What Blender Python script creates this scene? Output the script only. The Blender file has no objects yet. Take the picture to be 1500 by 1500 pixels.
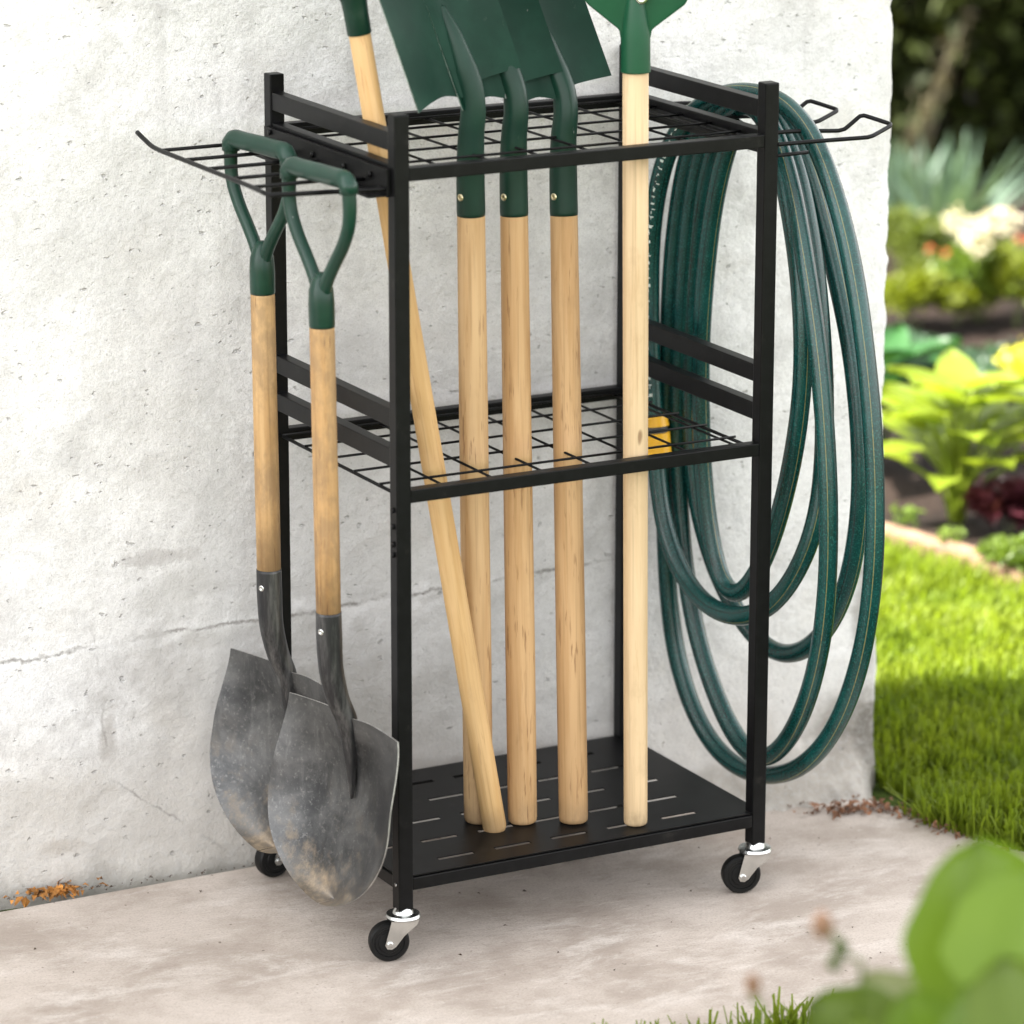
import bpy, bmesh, math, random
import numpy as np
from mathutils import Vector, Matrix, noise
random.seed(7); rng = np.random.default_rng(7)
C = bpy.context.scene.collection
R = math.radians

# ------------------------------------------------------------------ helpers
def link(name, verts, faces, mat, parent=None, smooth=False, loc=None, uvs=None):
    me = bpy.data.meshes.new(name)
    me.from_pydata([tuple(v) for v in verts], [], [tuple(f) for f in faces])
    if uvs is not None:
        uv = me.uv_layers.new(name="UVMap")
        for l in me.loops:
            uv.data[l.index].uv = uvs[l.index]
    if mat: me.materials.append(mat)
    if smooth: me.shade_smooth()
    o = bpy.data.objects.new(name, me); C.objects.link(o)
    if parent: o.parent = parent
    if loc: o.location = loc
    return o

def empty(name, loc=(0,0,0), rotz=0):
    o = bpy.data.objects.new(name, None); C.objects.link(o)
    o.location = loc; o.rotation_euler = (0,0,rotz); o.empty_display_size = .05
    return o

def tag(o, label=None, cat=None, group=None, kind=None):
    if label: o['label'] = label
    if cat: o['category'] = cat
    if group: o['group'] = group
    if kind: o['kind'] = kind
    return o

def copy_tree(o, parent=None):
    c = o.copy(); C.objects.link(c); c.parent = parent
    for ch in list(o.children):
        copy_tree(ch, c)
    return c

class MB:
    """collects vertices and faces of ONE part"""
    def __init__(s): s.v=[]; s.f=[]
    def add(s, v, f):
        n=len(s.v); s.v += [tuple(x) for x in v]; s.f += [tuple(i+n for i in q) for q in f]; return s
    def box(s, lo, hi, b=0.0015):
        bm = bmesh.new(); bmesh.ops.create_cube(bm, size=1)
        lo=Vector(lo); hi=Vector(hi)
        for v in bm.verts:
            v.co = Vector([(lo[i]+hi[i])/2 + v.co[i]*(hi[i]-lo[i]) for i in range(3)])
        if b: bmesh.ops.bevel(bm, geom=bm.edges[:], offset=b, segments=2, profile=.6, affect='EDGES')
        return s.bm(bm)
    def bm(s, bm):
        bm.verts.index_update()
        s.add([v.co[:] for v in bm.verts], [[v.index for v in f.verts] for f in bm.faces]); bm.free(); return s
    def tube(s, pts, rad, seg=10, cap=True, closed=False):
        v,f,_ = sweep(pts, rad, seg, cap, closed); return s.add(v,f)
    def lathe(s, prof, seg=20, axis='z', o=(0,0,0)):
        v=[];f=[]
        for (r,z) in prof:
            for k in range(seg):
                a=2*math.pi*k/seg; p=(r*math.cos(a), r*math.sin(a), z)
                if axis=='y': p=(p[0],p[2],p[1])
                if axis=='x': p=(p[2],p[0],p[1])
                v.append((p[0]+o[0],p[1]+o[1],p[2]+o[2]))
        n=len(prof)
        for i in range(n-1):
            for k in range(seg):
                k2=(k+1)%seg; q=(i*seg+k, i*seg+k2, (i+1)*seg+k2, (i+1)*seg+k)
                f.append(q if axis!='y' else q[::-1])
        f.append(tuple(range(seg))[::-1]); f.append(tuple((n-1)*seg+k for k in range(seg)))
        return s.add(v,f)
    def build(s, name, mat, parent=None, smooth=False, loc=None):
        return link(name, s.v, s.f, mat, parent, smooth, loc)

def sweep(pts, rad, seg=10, cap=True, closed=False):
    P=[Vector(p) for p in pts]; n=len(P)
    if not hasattr(rad,'__len__'): rad=[rad]*n
    T=[]
    for i in range(n):
        a=P[max(i-1,0)]; b=P[min(i+1,n-1)]
        if closed: a=P[(i-1)%n]; b=P[(i+1)%n]
        T.append((b-a).normalized())
    ref=Vector((0,0,1)) if abs(T[0].z)<.9 else Vector((1,0,0))
    nx=(ref-T[0]*ref.dot(T[0])).normalized()
    v=[];f=[];F=[]
    for i in range(n):
        nx=(nx-T[i]*nx.dot(T[i])).normalized(); ny=T[i].cross(nx); F.append((nx.copy(),ny))
        for k in range(seg):
            a=2*math.pi*k/seg
            v.append((P[i]+(nx*math.cos(a)+ny*math.sin(a))*rad[i])[:])
    m=n if closed else n-1
    for i in range(m):
        j=(i+1)%n
        for k in range(seg):
            k2=(k+1)%seg; f.append((i*seg+k,i*seg+k2,j*seg+k2,j*seg+k))
    if cap and not closed:
        f.append(tuple(range(seg))[::-1]); f.append(tuple((n-1)*seg+k for k in range(seg)))
    return v,f,F

def catmull(P, step):
    P=[Vector(p) for p in P]; out=[]
    for i in range(len(P)-1):
        p0=P[max(i-1,0)];p1=P[i];p2=P[i+1];p3=P[min(i+2,len(P)-1)]
        n=max(1,int((p2-p1).length/step))
        for k in range(n):
            t=k/n
            out.append(.5*((2*p1)+(p2-p0)*t+(2*p0-5*p1+4*p2-p3)*t*t+(3*p1-p0-3*p2+p3)*t**3))
    out.append(P[-1]); return out

def sstep(a,b,x):
    t=min(1,max(0,(x-a)/(b-a))); return t*t*(3-2*t)

# ------------------------------------------------------------------ camera model (solved from the rack's own corners)
F=5884.03; YAW=.492166; PITCH=.265242; ROLL=.001476; CP=Vector((-2.354243,-4.722216,2.088581))
H=Vector((math.sin(YAW)*math.cos(PITCH), math.cos(YAW)*math.cos(PITCH), -math.sin(PITCH)))
RX=Vector((math.cos(YAW),-math.sin(YAW),0)); UP=RX.cross(H)
RT=RX*math.cos(ROLL)+UP*math.sin(ROLL); UP=-RX*math.sin(ROLL)+UP*math.cos(ROLL); RX=RT
def ground(px,py,z=0):
    d=H+RX*((px-750)/F)+UP*((750-py)/F); return CP+d*((z-CP.z)/d.z)
cd=bpy.data.cameras.new('camera'); cam=bpy.data.objects.new('camera',cd); C.objects.link(cam)
cam.matrix_world=Matrix(((RX.x,UP.x,-H.x,CP.x),(RX.y,UP.y,-H.y,CP.y),(RX.z,UP.z,-H.z,CP.z),(0,0,0,1)))
cd.sensor_width=36; cd.sensor_fit='HORIZONTAL'; cd.lens=F/1500*36; cd.clip_start=.1; cd.clip_end=1000
cd.dof.use_dof=True; cd.dof.focus_distance=5.72; cd.dof.aperture_fstop=3.0; cd.dof.aperture_blades=0
sc=bpy.context.scene; sc.camera=cam

# ------------------------------------------------------------------ material helpers
class NT:
    def __init__(s,name):
        s.m=bpy.data.materials.new(name); s.m.use_nodes=True; s.t=s.m.node_tree; s.n=s.t.nodes; s.l=s.t.links
        s.b=s.n['Principled BSDF']; s.co=s.n.new('ShaderNodeTexCoord'); s.oi=s.n.new('ShaderNodeObjectInfo')
    def node(s,t,**k):
        n=s.n.new(t)
        for a,b in k.items(): setattr(n,a,b)
        return n
    def set(s,inp,val):
        if isinstance(val,bpy.types.NodeSocket): s.l.new(val,inp)
        elif isinstance(val,(tuple,list)) and len(val)==3 and inp.type=='RGBA': inp.default_value=(*val,1)
        else: inp.default_value=val
    def P(s,**k):
        for a,b in k.items(): s.set(s.b.inputs[a.replace('_',' ')],b)
    def math(s,op,a,b=0.0,c=None,clamp=False):
        n=s.node('ShaderNodeMath',operation=op,use_clamp=clamp); s.set(n.inputs[0],a); s.set(n.inputs[1],b)
        if c is not None: s.set(n.inputs[2],c)
        return n.outputs[0]
    def mix(s,fac,a,b,blend='MIX'):
        n=s.node('ShaderNodeMix',data_type='RGBA',blend_type=blend); s.set(n.inputs['Factor'],fac); s.set(n.inputs[6],a); s.set(n.inputs[7],b)
        return n.outputs[2]
    def obj(s,scale=(1,1,1),rand=False,off=(0,0,0)):
        mp=s.node('ShaderNodeMapping'); s.l.new(s.co.outputs['Object'],mp.inputs['Vector']); mp.inputs['Scale'].default_value=scale; mp.inputs['Location'].default_value=off
        if not rand: return mp.outputs[0]
        v=s.node('ShaderNodeVectorMath',operation='ADD'); s.l.new(mp.outputs[0],v.inputs[0])
        k=s.math('MULTIPLY',s.oi.outputs['Random'],37.0); s.l.new(k,v.inputs[1]); return v.outputs[0]
    def noise(s,vec,scale=1,detail=4,rough=.55,dist=0):
        n=s.node('ShaderNodeTexNoise'); s.l.new(vec,n.inputs['Vector']); n.inputs['Scale'].default_value=scale
        n.inputs['Detail'].default_value=detail; n.inputs['Roughness'].default_value=rough; n.inputs['Distortion'].default_value=dist
        return n.outputs['Fac']
    def vor(s,vec,scale=1,feature='F1'):
        n=s.node('ShaderNodeTexVoronoi',feature=feature); s.l.new(vec,n.inputs['Vector']); n.inputs['Scale'].default_value=scale
        return n.outputs['Distance']
    def ramp(s,fac,stops):
        n=s.node('ShaderNodeMapRange',interpolation_type='SMOOTHSTEP'); s.set(n.inputs[0],fac)
        n.inputs[1].default_value=stops[0]; n.inputs[2].default_value=stops[1]; n.inputs[3].default_value=stops[2]; n.inputs[4].default_value=stops[3]
        return n.outputs[0]
    def xyz(s,vec=None):
        n=s.node('ShaderNodeSeparateXYZ'); s.l.new(vec or s.co.outputs['Object'],n.inputs[0]); return n.outputs
    def bump(s,h,strength=.3,dist=.002):
        n=s.node('ShaderNodeBump'); s.set(n.inputs['Height'],h); n.inputs['Strength'].default_value=strength; n.inputs['Distance'].default_value=dist
        s.l.new(n.outputs[0],s.b.inputs['Normal']); return n

def simple(name,col,rough=.5,metal=0,var=.0,scale=30,bump=0,spec=.5):
    t=NT(name); n=t.noise(t.obj((1,1,1),True),scale,5)
    f=t.ramp(n,(.3,.7,0,1)); a=tuple(c*(1-var) for c in col); b=tuple(min(1,c*(1+var)) for c in col)
    du=t.noise(t.obj((1,1,1),True,(4,9,2)),22,5,.7)
    t.P(Base_Color=t.mix(t.ramp(du,(.58,.8,0,.22 if name.startswith('black') else 0)),t.mix(f,a,b),(.09,.082,.072)),Roughness=rough,Metallic=metal,Specular_IOR_Level=spec)
    if bump: t.bump(n,bump,.001)
    return t.m

def m_wall():
    t=NT('weathered plaster'); o=t.co.outputs['Object']; x,y,z=t.xyz()
    big=t.noise(t.obj((1,1,.75)),2.6,5,.6); med=t.noise(t.obj(),11,6,.65); fine=t.noise(t.obj(),90,5,.7); gr=t.noise(t.obj(),420,3,.7)
    warp=t.noise(t.obj((1,1,1),off=(3,1,7)),7,5,.65); w2=t.noise(t.obj((1,1,1),off=(9,4,2)),38,4,.7)
    col=t.mix(t.ramp(big,(.42,.68,0,1)),(.89,.884,.868),(.70,.692,.678))
    col=t.mix(t.ramp(med,(.48,.72,0,.6)),col,(.55,.537,.52))
    # bluish and creamy clouds
    col=t.mix(t.ramp(t.noise(t.obj((1,1,.6),off=(5,0,3)),3.2,3),(.57,.75,0,.3)),col,(.68,.69,.715))
    col=t.mix(t.ramp(t.noise(t.obj((1,1,1),off=(15,0,3)),6,4),(.54,.75,0,.55)),col,(.70,.66,.60))
    # vertical rain streaks
    st=t.noise(t.obj((9,9,.5)),1.5,4,.6); col=t.mix(t.ramp(st,(.53,.78,0,.55)),col,(.53,.52,.51))
    # irregular patches: the rack's soft shade painted grey behind it, then stains
    def blob(cx,cz,rx,rz,amt,c,col,edge=.9,wa=1.7):
        dx=t.math('DIVIDE',t.math('SUBTRACT',x,cx),rx); dz=t.math('DIVIDE',t.math('SUBTRACT',z,cz),rz)
        d=t.math('SQRT',t.math('ADD',t.math('MULTIPLY',dx,dx),t.math('MULTIPLY',dz,dz)))
        d=t.math('ADD',d,t.math('MULTIPLY',t.math('SUBTRACT',warp,.5),wa)); d=t.math('ADD',d,t.math('MULTIPLY',t.math('SUBTRACT',w2,.5),.9))
        return t.mix(t.ramp(d,(edge,.35,0,amt)),col,c)
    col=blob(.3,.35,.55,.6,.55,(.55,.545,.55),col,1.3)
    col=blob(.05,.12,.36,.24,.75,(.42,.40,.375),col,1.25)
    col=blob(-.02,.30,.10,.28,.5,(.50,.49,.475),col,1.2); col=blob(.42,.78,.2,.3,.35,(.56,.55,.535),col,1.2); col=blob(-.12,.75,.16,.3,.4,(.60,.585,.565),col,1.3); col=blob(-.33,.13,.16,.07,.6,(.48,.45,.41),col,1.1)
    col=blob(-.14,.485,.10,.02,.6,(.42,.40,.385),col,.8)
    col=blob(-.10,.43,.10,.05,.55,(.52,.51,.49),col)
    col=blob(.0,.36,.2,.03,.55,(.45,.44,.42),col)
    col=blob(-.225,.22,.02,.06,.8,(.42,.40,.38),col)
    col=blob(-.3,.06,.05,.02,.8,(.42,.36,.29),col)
    
    col=blob(1.02,.25,.03,.12,.75,(.33,.31,.29),col,1.0)
    # damp dirty foot
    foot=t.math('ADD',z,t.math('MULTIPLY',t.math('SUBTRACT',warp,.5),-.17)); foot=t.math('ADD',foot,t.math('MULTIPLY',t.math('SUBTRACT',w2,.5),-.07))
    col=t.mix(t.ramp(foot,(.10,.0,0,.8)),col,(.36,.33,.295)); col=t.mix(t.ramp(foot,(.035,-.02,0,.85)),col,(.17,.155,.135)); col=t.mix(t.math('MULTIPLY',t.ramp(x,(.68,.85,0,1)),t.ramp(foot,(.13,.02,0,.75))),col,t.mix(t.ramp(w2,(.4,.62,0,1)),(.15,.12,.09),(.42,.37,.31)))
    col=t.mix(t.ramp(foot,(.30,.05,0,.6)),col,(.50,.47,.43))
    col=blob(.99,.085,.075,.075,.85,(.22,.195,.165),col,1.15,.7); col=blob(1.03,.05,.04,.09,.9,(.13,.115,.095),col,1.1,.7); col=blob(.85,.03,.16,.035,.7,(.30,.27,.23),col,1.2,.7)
    # cracks: dark hairlines
    def crack(line,fx0,fx1,axis,wd,amt,col):
        n1=t.math('MULTIPLY',t.math('SUBTRACT',t.noise(t.obj((1,1,1),off=(2,8,1)),9,6,.7),.5),.05)
        d=t.math('ABSOLUTE',t.math('ADD',line,n1)); m=t.ramp(d,(wd,wd*.1,0,1))
        g=t.math('MULTIPLY',t.ramp(axis,(fx0,fx0+.06,0,1)),t.ramp(axis,(fx1-.12,fx1,1,0))); g=t.math('MULTIPLY',g,t.ramp(t.math('ADD',t.math('MULTIPLY',w2,.5),t.math('MULTIPLY',warp,.5)),(.42,.56,.05,1)))
        return t.mix(t.math('MULTIPLY',t.math('MULTIPLY',m,g),amt),col,(.16,.145,.13))
    l1=t.math('SUBTRACT',z,t.math('MULTIPLY_ADD',x,.055,.372))
    col=crack(l1,-2.5,.62,x,.0045,.8,col)
    l2=t.math('ADD',t.math('SUBTRACT',x,-.232),t.math('MULTIPLY',t.math('SUBTRACT',z,.25),.05)); 
    col=crack(l2,.16,.46,z,.0035,.4,col)
    l3=t.math('SUBTRACT',z,t.math('MULTIPLY_ADD',x,-.75,-.015)); col=crack(l3,-.24,.0,x,.004,.6,col)
    # pits and specks
    pv=t.noise(t.obj((1,1,1.6)),62,2,.5); col=t.mix(t.ramp(pv,(.71,.77,0,.55)),col,(.27,.26,.25))
    pv2=t.noise(t.obj((1,1,1.3),off=(4,4,4)),150,2,.5); col=t.mix(t.ramp(pv2,(.68,.76,0,.6)),col,(.30,.29,.28))
    col=t.mix(t.ramp(fine,(.42,.76,0,.42)),col,(.48,.475,.47)); col=t.mix(t.ramp(gr,(.42,.75,0,.5)),col,(.42,.41,.40))
    t.P(Base_Color=col,Roughness=.93,Specular_IOR_Level=.2)
    h=t.math('ADD',t.math('MULTIPLY',med,.9),t.math('ADD',t.math('MULTIPLY',fine,.45),t.math('MULTIPLY',gr,.12)))
    h=t.math('SUBTRACT',h,t.ramp(pv,(.68,.76,0,.5)))
    t.bump(h,.8,.0075); return t.m

def m_paving():
    t=NT('pale concrete slab'); o=t.co.outputs['Object']
    mp=t.node('ShaderNodeMapping'); t.l.new(o,mp.inputs['Vector']); mp.inputs['Rotation'].default_value=(0,0,R(20)); mp.inputs['Scale'].default_value=(1.6,3.6,1); s1=mp.outputs[0]
    a=t.noise(s1,3,7,.72,.35); b=t.noise(s1,14,7,.75,.2); c=t.noise(t.obj(),5,5,.6); fl=t.noise(s1,34,3,.6); gr=t.noise(t.obj(),260,3,.7)
    col=t.mix(t.ramp(c,(.38,.64,0,1)),(.51,.447,.398),(.36,.305,.262))
    col=t.mix(t.ramp(a,(.48,.72,0,.75)),col,(.66,.605,.56)); col=t.mix(t.ramp(b,(.54,.75,0,.55)),col,(.27,.215,.18))
    col=t.mix(t.ramp(b,(.42,.28,0,.5)),col,(.68,.62,.575))
    col=t.mix(t.ramp(fl,(.66,.74,0,.7)),col,(.20,.165,.14)); col=t.mix(t.ramp(gr,(.42,.74,0,.5)),col,(.27,.23,.20))
    sp=t.noise(t.obj((1,1,1),off=(3,3,0)),70,2,.5); col=t.mix(t.ramp(sp,(.72,.77,0,.8)),col,(.14,.115,.09))
    t.P(Base_Color=col,Roughness=.9,Specular_IOR_Level=.2)
    t.bump(t.math('ADD',t.math('MULTIPLY',b,.8),t.math('ADD',t.math('MULTIPLY',fl,.5),t.math('MULTIPLY',gr,.15))),.45,.006); return t.m

def m_wood(name,c1,c2,fleck,famt=.7):
    t=NT(name); ob=t.obj((1,1,.045),True)
    g=t.noise(ob,70,5,.6,.5); g2=t.noise(t.obj((1,1,.02),True,(5,5,5)),210,3,.6); broad=t.noise(t.obj((1,1,.22),True),9,3)
    col=t.mix(t.ramp(g,(.35,.66,0,1)),c1,c2); col=t.mix(t.ramp(broad,(.4,.7,0,.45)),col,tuple(k*.72 for k in c2))
    col=t.mix(t.ramp(g2,(.5,.78,0,.5)),col,tuple(k*.6 for k in c2))
    fk=t.noise(t.obj((1,1,.085),True,(2,7,1)),190,3,.6); dm=t.ramp(t.noise(t.obj((1,1,.35),True,(8,1,3)),16,4),(.38,.6,.1,1))
    col=t.mix(t.math('MULTIPLY',t.ramp(fk,(.58,.68,0,famt)),dm),col,fleck)
    kn=t.noise(t.obj((1,1,.35),True,(1,1,9)),34,1); col=t.mix(t.ramp(kn,(.80,.85,0,.7)),col,(.16,.075,.03))
    col=t.mix(t.math('MULTIPLY',t.oi.outputs['Random'],.5),col,t.mix(1.0,col,(.80,.70,.58),'MULTIPLY'))
    z=t.xyz()[2]; gm=t.noise(t.obj((1,1,.5),True,(6,6,1)),22,5,.7); col=t.mix(t.math('MULTIPLY',t.ramp(z,(.05,.0,0,.5)),t.ramp(gm,(.4,.6,.2,1))),col,(.16,.11,.07)); col=t.mix(t.ramp(gm,(.56,.74,0,.18)),col,(.25,.155,.075))
    t.P(Base_Color=col,Roughness=t.ramp(g2,(.3,.7,.5,.68)),Specular_IOR_Level=.3)
    t.bump(t.math('ADD',g,t.math('MULTIPLY',g2,.5)),.25,.001); return t.m

def m_green(name,a,b,rough,coat=0.0):
    t=NT(name); n=t.noise(t.obj((1,1,1),True),16,5,.6); s=t.noise(t.obj((1,1,.25),True),110,4,.7); big=t.noise(t.obj((1,1,1),True,(3,3,3)),5,3)
    col=t.mix(t.ramp(n,(.35,.7,0,1)),a,b); col=t.mix(t.ramp(s,(.66,.78,0,.35)),col,(.10,.14,.115)); ch=t.noise(t.obj((1,1,.5),True,(7,2,2)),75,2,.5); col=t.mix(t.ramp(ch,(.74,.77,0,.7)),col,(.22,.23,.215))
    t.P(Base_Color=col,Roughness=t.ramp(big,(.3,.7,rough*.8,rough*1.25)),Specular_IOR_Level=.32,Coat_Weight=coat,Coat_Roughness=.15); t.bump(t.noise(t.obj((1,1,1),True),300,3),.06,.001); return t.m

def m_steel():
    t=NT('worn digging steel'); x,y,z=t.xyz(); ob=t.obj((1,1,1),True)
    n=t.noise(ob,9,6,.65,.6); s=t.noise(t.obj((1,1,.18),True),60,5,.7); f=t.noise(ob,160,4,.7); w=t.noise(ob,24,5,.7)
    col=t.mix(t.ramp(n,(.3,.7,0,1)),(.042,.043,.045),(.145,.144,.143)); col=t.mix(t.ramp(s,(.55,.8,0,.3)),col,(.27,.268,.265)); col=t.mix(t.ramp(f,(.52,.75,0,.45)),col,(.26,.255,.245))  # pale patches and streaks put blade sheen into the colour; speckle is scratches
    zz=t.math('ADD',z,t.math('MULTIPLY',t.math('SUBTRACT',w,.5),.16)); zz=t.math('ADD',zz,t.math('MULTIPLY',t.math('SUBTRACT',n,.5),.12))
    earth=t.ramp(zz,(-.985,-1.05,0,.8)); dust=t.math('MULTIPLY',t.ramp(zz,(-.82,-1.0,0,.40)),t.ramp(w,(.5,.72,0,1)))
    em=t.math('MAXIMUM',earth,dust)
    col=t.mix(em,col,t.mix(t.ramp(f,(.4,.7,0,1)),(.36,.275,.18),(.24,.175,.11)))
    t.P(Base_Color=col,Metallic=t.math('MULTIPLY',t.math('SUBTRACT',1.0,em),.85),Roughness=t.math('ADD',t.ramp(n,(.3,.7,.36,.5)),t.math('MULTIPLY',em,.35)))
    t.bump(t.math('ADD',t.math('MULTIPLY',w,.6),t.math('MULTIPLY',f,.4)),.2,.002); return t.m

def m_socket():
    t=NT('dark steel socket'); s=t.noise(t.obj((1,1,.12),True),60,5,.7); f=t.noise(t.obj((1,1,1),True),150,4,.7)
    col=t.mix(t.ramp(s,(.4,.75,0,1)),(.035,.035,.037),(.17,.168,.165)); col=t.mix(t.ramp(f,(.6,.75,0,.4)),col,(.015,.015,.015))
    t.P(Base_Color=col,Metallic=.7,Roughness=.42); t.bump(f,.15,.001); return t.m

def m_hose():
    t=NT('glittery green hose'); uv=t.node('ShaderNodeUVMap'); sx=t.node('ShaderNodeSeparateXYZ'); t.l.new(uv.outputs[0],sx.inputs[0]); u,v=sx.outputs[0],sx.outputs[1]
    g=t.noise(t.obj(),420,3,.7); g2=t.noise(t.obj(),900,2,.7); b=t.noise(t.obj(),14,4)
    col=t.mix(t.ramp(b,(.35,.7,0,1)),(.002,.030,.027),(.004,.047,.043)); col=t.mix(t.ramp(g,(.5,.68,0,.8)),col,(.014,.115,.105)); col=t.mix(t.ramp(g2,(.60,.72,0,.5)),col,(.045,.19,.175))
    lw=t.noise(t.obj((1,1,1)),240,2)
    for c in (.12,.62):
        d=t.math('ABSOLUTE',t.math('SUBTRACT',v,c)); m=t.math('MULTIPLY',t.ramp(d,(.011,.004,0,1)),t.ramp(lw,(.3,.5,.45,1)))
        col=t.mix(t.math('MULTIPLY',m,.5),col,(.30,.26,.09))
    for c in (.3,.45,.8,.95):
        d=t.math('ABSOLUTE',t.math('SUBTRACT',v,c)); col=t.mix(t.ramp(d,(.02,.004,0,.55)),col,(.003,.013,.012))
    t.P(Base_Color=col,Roughness=t.ramp(g,(.3,.7,.11,.22)),Specular_IOR_Level=.55)
    t.bump(t.math('ADD',g,t.math('MULTIPLY',g2,.5)),.3,.0012); return t.m

def m_leaf(name,a,b,trans=.35,rough=.45,scale=9,spec=.4):
    t=NT(name); n=t.noise(t.obj((1,1,1),True),scale,3); col=t.mix(t.ramp(n,(.3,.7,0,1)),a,b)
    t.P(Base_Color=col,Roughness=rough,Specular_IOR_Level=spec)
    tr=t.node('ShaderNodeBsdfTranslucent'); t.l.new(t.mix(.5,col,(a[0]*1.6+.02,a[1]*1.5+.02,a[2]*.5),'MIX'),tr.inputs[0])
    mx=t.node('ShaderNodeMixShader'); mx.inputs[0].default_value=trans; t.l.new(t.b.outputs[0],mx.inputs[1]); t.l.new(tr.outputs[0],mx.inputs[2])
    t.l.new(mx.outputs[0],t.n['Material Output'].inputs[0]); return t.m

def m_soil():
    t=NT('garden soil'); n=t.noise(t.obj(),7,6,.7); f=t.noise(t.obj(),60,4,.7)
    col=t.mix(t.ramp(n,(.3,.7,0,1)),(.007,.0045,.0035),(.024,.015,.011)); col=t.mix(t.ramp(f,(.6,.75,0,.5)),col,(.05,.035,.026))
    t.P(Base_Color=col,Roughness=.95,Specular_IOR_Level=.15); t.bump(t.math('ADD',n,t.math('MULTIPLY',f,.5)),.8,.03); return t.m

M={}
M['wall']=m_wall(); M['paving']=m_paving()
M['wood']=m_wood('ash handle',(.60,.395,.19),(.49,.295,.125),(.22,.11,.04),.85)
M['wood_ruddy']=m_wood('ruddy ash handle',(.61,.415,.225),(.49,.305,.145),(.20,.10,.045),.7)
M['wood_pale']=m_wood('pale smooth handle',(.68,.51,.31),(.60,.43,.245),(.36,.2,.08),.25)
M['wood_honey']=m_wood('honey coloured handle',(.68,.46,.23),(.57,.355,.15),(.34,.18,.07),.45)
M['green']=m_green('dark green enamel',(.004,.026,.016),(.006,.034,.021),.42,.0)
M['green_blade']=m_green('dark green painted blade',(.004,.026,.016),(.007,.037,.023),.46); M['green_blade'].node_tree.nodes['Principled BSDF'].inputs['Specular IOR Level'].default_value=.14
M['worn_edge_highlight']=simple('worn edge highlight',(.20,.25,.22),.5,.2,.4,60)  # worn rim of the spades, paled so the edge highlight is in the colour
M['bright_edge']=simple('worn steel edge highlight',(.42,.41,.39),.4,.7,.3,60)  # worn shovel rim, lightened as painted edge light to separate overlapping blades
M['green_grip']=m_green('green grip plastic',(.005,.030,.019),(.008,.040,.026),.36,.1)
M['green_plastic']=m_green('bright green plastic',(.007,.062,.028),(.010,.075,.034),.42)
M['steel']=m_steel(); M['socket']=m_socket(); M['hose']=m_hose()
M['black']=simple('black powder coat',(.0040,.0040,.0044),.40,0,.25,60,.08,.17)
M['black_plate']=simple('black sheet steel',(.0042,.0042,.0046),.42,0,.3,25,.06,.17)
M['rubber']=simple('black rubber',(.004,.004,.004),.5,0,.2,30,0,.25)
M['zinc']=simple('bright zinc plate',(.62,.63,.62),.24,1,.12,40,.05)
M['brass']=simple('yellowish rivet metal',(.62,.55,.36),.35,1,.15,60)
M['debris']=None
M['yellow']=simple('yellow connector plastic',(.80,.42,.012),.38,0,.08,30)
M['grey_plastic']=simple('dark grey collar',(.06,.06,.065),.5,0,.1,30)
M['white_print']=simple('white print',(.55,.62,.58),.5,0,.1,80)
M['soil']=m_soil()
M['earth']=simple('bare earth',(.07,.05,.035),.95,0,.4,4)
M['edging']=simple('terracotta edging',(.17,.105,.07),.85,0,.3,25,.4,.2)
M['grass']=m_leaf('grass blades',(.118,.178,.013),(.195,.245,.02),.5,.55,6,.25)
M['lawn']=simple('lawn ground',(.05,.075,.016),.95,0,.5,40,.3,.1)
# ------------------------------------------------------------------ light and air
sky_d=Vector((-.87,.49,0)).normalized(); EL=R(47)
w=bpy.data.worlds.new('World'); sc.world=w; w.use_nodes=True; wn=w.node_tree.nodes; wl=w.node_tree.links
st=wn.new('ShaderNodeTexSky'); st.sky_type='NISHITA'; st.sun_disc=False; st.sun_elevation=EL; st.sun_rotation=math.atan2(sky_d.x,sky_d.y); st.air_density=1; st.dust_density=1.5
hs=wn.new('ShaderNodeHueSaturation'); hs.inputs['Saturation'].default_value=.04; wl.new(st.outputs[0],hs.inputs['Color'])
wl.new(hs.outputs[0],wn['Background'].inputs[0]); wn['Background'].inputs[1].default_value=.11
sl=bpy.data.lights.new('sun','SUN'); sl.energy=5.0; sl.angle=R(.53); sl.color=(1,.95,.86); so=bpy.data.objects.new('sun',sl); C.objects.link(so)
so.rotation_euler=(-Vector((sky_d.x*math.cos(EL),sky_d.y*math.cos(EL),math.sin(EL)))).to_track_quat('-Z','Y').to_euler(); so.location=(-4,3,9)
vs=sc.view_settings; vs.view_transform='Standard'; vs.look='None'; vs.gamma=1; vs.exposure=2.75
sc.render.engine='CYCLES'; sc.cycles.use_denoising=True; sc.cycles.max_bounces=8; sc.cycles.transparent_max_bounces=4

# ------------------------------------------------------------------ setting: ground, paving, lawn, soil
def poly(name,pts,z,mat,kind='structure',th=None):
    v=[(p[0],p[1],z) for p in pts]; n=len(v); f=[tuple(range(n))]
    if th:
        v+=[(p[0],p[1],z-th) for p in pts]; f+=[(i,i+n,(i+1)%n+n,(i+1)%n) for i in range(n)]
    o=link(name,v,f,mat); tag(o,kind=kind); return o
poly('ground',[(-250,-250),(250,-250),(250,250),(-250,250)],-.10,M['earth'])
def wobble(pts,amp,step):
    out=[]
    for i in range(len(pts)-1):
        a=Vector(pts[i]);b=Vector(pts[i+1]);n=max(1,int((b-a).length/step))
        d=(b-a).normalized(); nn=Vector((-d.y,d.x))
        for k in range(n):
            p=a+(b-a)*k/n; q=noise.fractal(Vector((p.x*9,p.y*9,3)),.8,2,4)
            out.append((p+nn*amp*q)[:])
    out.append(tuple(pts[-1])); return out
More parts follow.
